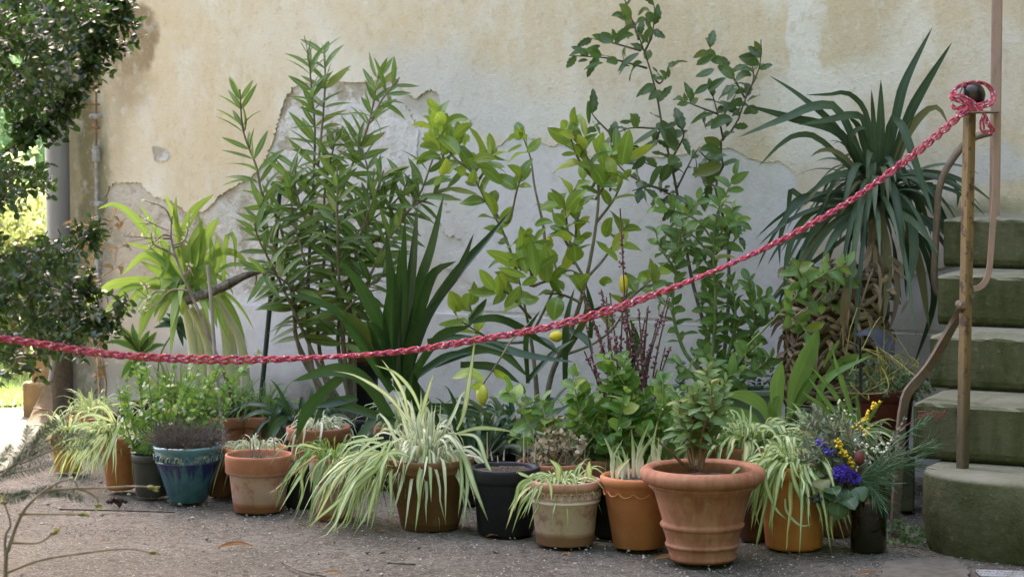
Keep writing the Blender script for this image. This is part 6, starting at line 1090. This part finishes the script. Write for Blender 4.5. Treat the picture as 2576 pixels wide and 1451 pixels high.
# autumn shrub
aut = thing('autumn_shrub', 'sparse shrub with tan stems and shrivelled brown leaves beside the drainpipe', 'shrub', ground(250, 1090)); mb = MB(); ml = MB(); D = 8.95; b0 = ground(255, 1085)
for tr in [((750, 1451), (710, 900), (680, 560), (720, 430), (760, 330)), ((800, 1451), (760, 1200), (700, 800), (690, 560), (640, 440), (560, 380)), ((690, 560), (740, 400), (740, 250), (700, 180)), ((700, 620), (620, 520), (600, 450)), ((720, 450), (830, 330), (860, 250), (960, 195)), ((760, 640), (860, 580), (940, 530)), ((700, 440), (640, 340), (540, 290)), ((730, 380), (790, 260), (860, 180), (860, 110)), ((860, 520), (880, 440), (940, 395)), ((740, 300), (660, 250), (500, 230)), ((680, 600), (640, 560), (560, 540))]:
    pa = tpath(T('D', *tr), D, D + rng.uniform(-.12, .1)); 
    if tr[0][1] > 1400: pa = np.concatenate([[b0], pa])
    pa = tube(mb, pa, [.007 if tr[0][1] > 1400 else .0035, .0014], 6, 24); leafy(ml, pa, .55, .030, .038, .022, 'ellip', 1, (40, 90), 6, .6, .5, -.2, .9, .8, .2)
mb.build('stems', bark_mat('tan_stem', (.28, .17, .08), (.38, .26, .14)), aut); ml.build('leaves', leaf_mat('autumn_leaf', (.13, .09, .035), (.24, .15, .06), None, .7, .15), aut)
mb = MB(); ml2 = MB()
# foreground yew twigs and budding twig
yew = thing('yew_sapling', 'low yew sapling with feathery dark needles in the left foreground', 'shrub', (-1.18, 4.75, 0)); mb = MB(); ml = MB(); y0 = np.array((-1.18, 4.75, 0)); tube(mb, [y0, y0 + (.02, 0, .3), P(-60, 1240, 4.75)], [.012, .006], 7, 12)
for tr in [((-120, 1000), (60, 880), (240, 720), (390, 570)), ((-100, 960), (150, 820), (300, 740), (450, 690)), ((-120, 1010), (100, 1015), (230, 1000), (340, 1020)), ((60, 880), (130, 760), (150, 660)), ((150, 820), (220, 700), (300, 640)), ((-100, 900), (0, 840), (60, 760)), ((-120, 940), (100, 900), (280, 850)), ((-80, 1040), (60, 1040), (150, 1010)), ((150, 1010), (300, 1000), (430, 1040)), ((240, 740), (340, 700), (500, 720)), ((100, 860), (300, 780), (480, 760))]:
    pa = smooth_path(tpath(T('G', *tr), 4.75, 4.75 + rng.uniform(-.15, .15)), 40); tube(mb, pa, [.002, .0008], 5, 20); m = 52; f = np.repeat(np.linspace(.12, 1, m), 2); q = np.stack([np.interp(f, np.linspace(0, 1, 40), pa[:, j]) for j in range(3)], 1); dd = nrm(pa[-1] - pa[0]); sg = np.tile([1, -1], m)[:, None]
    leaves(ml, q, nrm(dd * .5 + np.cross(dd, (0, -1, .3)) * sg + rng.normal(0, .12, (2 * m, 3))), np.tile((0, -.8, .5), (2 * m, 1)), np.interp(f, [0, .8, 1], [.018, .017, .008]), .0017, 'blade', 4, .1)
mb.build('twigs', G['bark_dark'], yew); ml.build('needles', L_YEW, yew)
bud = thing('budding_sapling', 'thin curved sapling with pale green buds in the left foreground', 'sapling', (P(10, 1451, 4.6)[0], 4.6, 0)); mb = MB(); MBG = leaf_mat('bud_green', (.15, .16, .05), (.22, .2, .08), None, .5, 0); D = 4.6; b0 = np.array((P(10, 1451, 4.6)[0], 4.6, -.01))
tube(mb, np.concatenate([[b0], tpath(T('G', (28, 1451), (50, 1290), (120, 1110), (230, 1000), (330, 945), (385, 940), (410, 985)), D)]), [.0055, .005, .0042, .0015], 8, 50)
for tr in [((230, 1000), (400, 985), (580, 982), (700, 975), (790, 980)), ((28, 1430), (200, 1365), (400, 1330), (650, 1302), (800, 1322)), ((25, 1340), (30, 1230), (55, 1180), (40, 1110), (20, 1060)), ((410, 985), (470, 1010), (510, 1040), (515, 1075)), ((60, 1270), (200, 1270), (280, 1220)), ((100, 1120), (260, 1120), (430, 1122))]:
    pa = tpath(T('G', *tr), D); bd = MB(); tube(mb, pa, [.0032, .0014], 6, 30); balls(bd, [pa[-1]], .0048, False, .1, (1.8, 1, 1));  leaves(bd, np.tile(pa[-1], (3, 1)), nrm(pa[-1] - pa[-2] + rng.normal(0, .01, (3, 3))), rdir(3), .018, .008, 'ellip', 4); bd.build('bud', MBG, bud)
mb.build('stem', bark_mat('sapling_bark', (.10, .08, .055), (.17, .14, .09)), bud)
# rake by the corner
rk = thing('leaf_rake', 'wire leaf rake leaning head down against the corner stone', 'rake', ground(105, 1062)); mb = MB(); D = 9.85
hd = P(128, 960, D)
for i in range(15):
    f = i / 14; e = P(72 + 58 * f, 1058 + 10 * f - 8 * math.sin(math.pi * f), D - .12); tube(mb, [P(118 + 10 * f, 962, D), P(95 + 36 * f, 1010, D - .04), e, e + (0, -.02, -.012)], .0022, 4, 10)
tube(mb, tpath([(84, 1025), (131, 1032)], D - .075), .003, 5); mb.build('tines', plain('rake_wire', (.25, .17, .09), .6), rk); mb = MB(); tube(mb, [hd, P(140, 860, D + .05), P(150, 600, D + .14)], .013, 8, 8); mb.build('handle', G['bark'], rk)
# garden beyond the corner
def garden_bush(name, label, cx, D, z0, rx, rz, n, mat, ll, lw, kind='ellip', cat='bush'):
    o = thing(name, label, cat, (cx, D, 0), 0, 'bushes in the garden'); mb = MB(); ml = MB(); q = rdir(n) * (rng.random((n, 1)) ** .4); lump = 1 + .25 * np.sin(q[:, :1] * 7 + 1) * np.sin(q[:, 2:] * 6 + 2)
    p = np.array((cx, D, z0 + rz)) + q * lump * np.array((rx, rx * .8, rz)); p[:, 2] = np.maximum(p[:, 2], .03); d = nrm(q + rdir(n) * .8 + (0, 0, .2)); m = 5
    pp = np.repeat(p, m, 0) + rng.normal(0, ll * .9, (n * m, 3)); leaves(ml, pp, nrm(np.repeat(d, m, 0) + rdir(n * m)), rdir(n * m), ll * rng.uniform(.7, 1.2, n * m), lw, kind, 4, .2)
    tube(mb, [(cx, D, -.02), (cx + .03, D, z0 + rz)], [.05, .02], 8)
    for i in range(10): tube(mb, [(cx, D, max(.1, z0 * .8)), p[rng.integers(n)]], [.02, .004], 5, 8)
    mb.build('trunk', G['bark'], o); ml.build('foliage', mat, o)
garden_bush('golden_shrub', 'sunlit shrub of yellow and lime leaves left of the drainpipe', -2.50, 11.6, .12, .45, .40, 1000, L_SUN2, .045, .028)
garden_bush('garden_shrub', 'sunlit green shrub low behind the golden one', -2.75, 12.6, .0, .6, .5, 1100, L_SUN, .06, .03)
garden_bush('garden_conifer', 'feathery green conifer at the far side of the lawn', -3.55, 17.0, .0, .75, 1.15, 1800, leaf_mat('conifer_spray', (.055, .12, .06), (.11, .19, .09), (.1, .25, .08), .5, 0), .16, .012, 'blade')
garden_bush('pale_shrub', 'large pale grey green bush far behind the lawn', -4.9, 21, .2, 1.9, 1.35, 2600, leaf_mat('silver_leaf', (.30, .32, .22), (.46, .46, .36), (.5, .55, .35), .5, 0), .14, .07)
garden_bush('garden_tree', 'big dark leafed tree closing the garden behind the bushes', -6.6, 32, 1.6, 4.6, 3.4, 6000, L_SUN, .20, .10, 'ellip', 'tree')
# ------------------------------------------------------------------ litter, slab, drain
def litter(label, U, n, L_, mat, cat='leaf', nm='fallen_leaf', grp=None):
    p = ground(*U); o = MB(); 
    for i in range(n): strap(o, [p + (0, 0, .004), p + rng.normal(0, 1, 3) * (L_ * .2, L_ * .1, 0) + (L_ * .45, L_ * .06, .008), p + (L_, rng.normal(0, .02), .007)], L_ * .2, 'lance', 8, (0, -.3, 1), .5, .3)
    q = o.build(nm, mat); tag(q, label, cat, grp)
LFO = leaf_mat('orange_litter', (.17, .085, .035), (.24, .135, .06), None, .9, .2, old=0, spec=.1)
litter('long curled orange brown leaf lying on bare ground at lower left', (548, 1380), 1, .105, LFO); litter('orange leaf scrap at the bottom edge left of centre', (815, 1445), 1, .055, LFO); litter('tan crumpled leaf on the ground below the brown pot leaves', (795, 1330), 2, .03, L_DRY); litter('small brown leaf lying in front of the brown pot', (940, 1337), 2, .04, L_DRY); litter('brown leaf lying before the black tub', (1222, 1352), 1, .04, LFO); litter('yellowish blade lying at the bottom right before the clay pot', (2150, 1446), 1, .07, LFO); litter('pale dry leaf heap in front of the key pattern pot', (1410, 1400), 4, .035, L_DRY); litter('dark reddish blade lying between orange pot and large pot', (1640, 1410), 1, .10, LFO)
o = MB(); balls(o, ground(294, 1268) + rng.normal(0, .006, (18, 3)) * (2, 1, .6) + (0, 0, .012), .009, True, .3); tag(o.build('pine_cone', plain('cone_brown', (.05, .035, .025), .9)), 'dark little pine cone lying on the ground at left', 'pine cone')
for U, l, lab in ((( (150, 1283), (330, 1287), (440, 1290)), .003, 'dark thin twig lying flat beyond the foreground sapling'), (((710, 1418), (760, 1440), (820, 1452)), .003, 'forked dark twig lying at the bottom edge'), (((975, 1418), (1045, 1422)), .003, 'short dark stick lying below the brown pot'), (((1950, 1350), (2000, 1400), (2110, 1412)), .002, 'wispy dead root lying before the orange clay pot')):
    o = MB(); pa = [ground(*u) + (0, 0, .004) for u in U]; tube(o, pa, l, 5, 12); tag(o.build('fallen_twig', G['bark_dark']), lab, 'twig')
mb = MB(); sl_ = [ground(*u) for u in ((2225, 1420), (2395, 1408), (2440, 1448), (2420, 1500), (2200, 1500))]; k = 5
tri = [[0, 1, 2], [0, 2, 3], [0, 3, 4]]; V = np.array(roughen([s_[:2] for s_ in sl_] + [sl_[0][:2]], .003, .02)[:-1]); n_ = len(V); c_ = V.mean(0)
mb.add(np.concatenate([np.c_[V, np.full(n_, .012)], np.c_[c_[None] + (V - c_) * 1.0, np.full(n_, -.02)], [[c_[0], c_[1], .014]]]), [(i, (i + 1) % n_, 2 * n_) for i in range(n_)]); i_ = np.arange(n_); mb.add(np.concatenate([np.c_[V, np.full(n_, .012)], np.c_[V, np.full(n_, -.02)]]), np.stack([i_, i_ + n_, (i_ + 1) % n_ + n_, (i_ + 1) % n_], 1))
tag(mb.build('paving_slab', plain('worn_slab', (.12, .108, .086), .95, (.08, .07, .055), 30, .5), None, False), 'flat worn paving slab sunk in the ground before the stairs', 'paving slab')
dr = thing('drain_grate', 'grey slotted drain grate at the bottom right corner', 'drain', ground(2520, 1446)); mb = MB(); a = ground(2455, 1441); b = ground(2620, 1447)
for i in range(3): tube(mb, [a + (0, -.035 * i, .006), b + (0, -.035 * i, .006)], .006, 6)
for i in range(18): q = a + (b - a) * i / 17; tube(mb, [q + (0, 0, .006), q + (0, -.07, .006)], .003, 5)
mb.build('bars', m_zinc2, dr)
wd = thing('wall_weed', 'small weed with tiny leaves growing at the foot of the iron brace', 'weed', ground(2265, 1372)); shoots(wd, ground(2268, 1368), .04, 16, (.02, .09), .05, leaf_mat('weed_leaf', (.06, .13, .05), (.13, .22, .08), None, .5, 0), .015, .010, 'ellip', .010, 2, .001, seg=4)

# unseen hedge added behind and beside the camera: it cuts off the low sky
mb = MB(); nx, nz_ = 90, 22; X, Z = np.meshgrid(np.linspace(-26, 26, nx), np.linspace(0, 11, nz_), indexing='ij'); mb.add(np.stack([X, -5 + rng.normal(0, .12, X.shape) + .03 * Z ** 2 * 0, Z], -1), grid_faces(nx, nz_)); mb.add(np.stack([X[:, -1:] + 0 * np.linspace(0, 1, 6), -5 - np.linspace(0, 2.5, 6)[None] + 0 * X[:, -1:], 11 + rng.normal(0, .12, (nx, 6))], -1), grid_faces(nx, 6)); mb.add(np.stack([X, -7.5 + rng.normal(0, .12, X.shape), Z], -1), grid_faces(nx, nz_)[:, ::-1])
for xs_ in (-9, 8):
    Y_, Z_ = np.meshgrid(np.linspace(-7.5, 7.5, 40), np.linspace(0, 11, nz_), indexing='ij'); mb.add(np.stack([xs_ + rng.normal(0, .12, Y_.shape), Y_, Z_], -1), grid_faces(40, nz_))
tag(mb.build('sky_blocker', plain('sky_blocker_green', (.035, .06, .02), .9, (.06, .09, .03), 3, .5), None, False), kind='structure')

# crumbs of bark, soil and dead leaf round the pots
mb = MB(); N = 900; y = rng.uniform(6.3, 8.6, N); x = rng.uniform(-1, 1, N) * .23 * y; k = (y > 6.75 - .28 * x + rng.normal(0, .25, N)); x, y = x[k], y[k]; N = len(x)
leaves(mb, np.stack([x, y, np.full(N, .004)], 1), nrm(np.c_[rng.normal(size=(N, 2)), rng.uniform(0, .25, N)]), np.tile((0, 0, 1.), (N, 1)) + rng.normal(0, .3, (N, 3)), rng.uniform(.006, .028, N), rng.uniform(.003, .009, N), 'ellip', 4, .3, .3)
tag(mb.build('leaf_litter', leaf_mat('crumbled_litter', (.05, .038, .025), (.17, .115, .065), None, .9, 0)), 'crumbled brown leaf litter scattered on the ground round the pots', 'litter', kind='stuff')
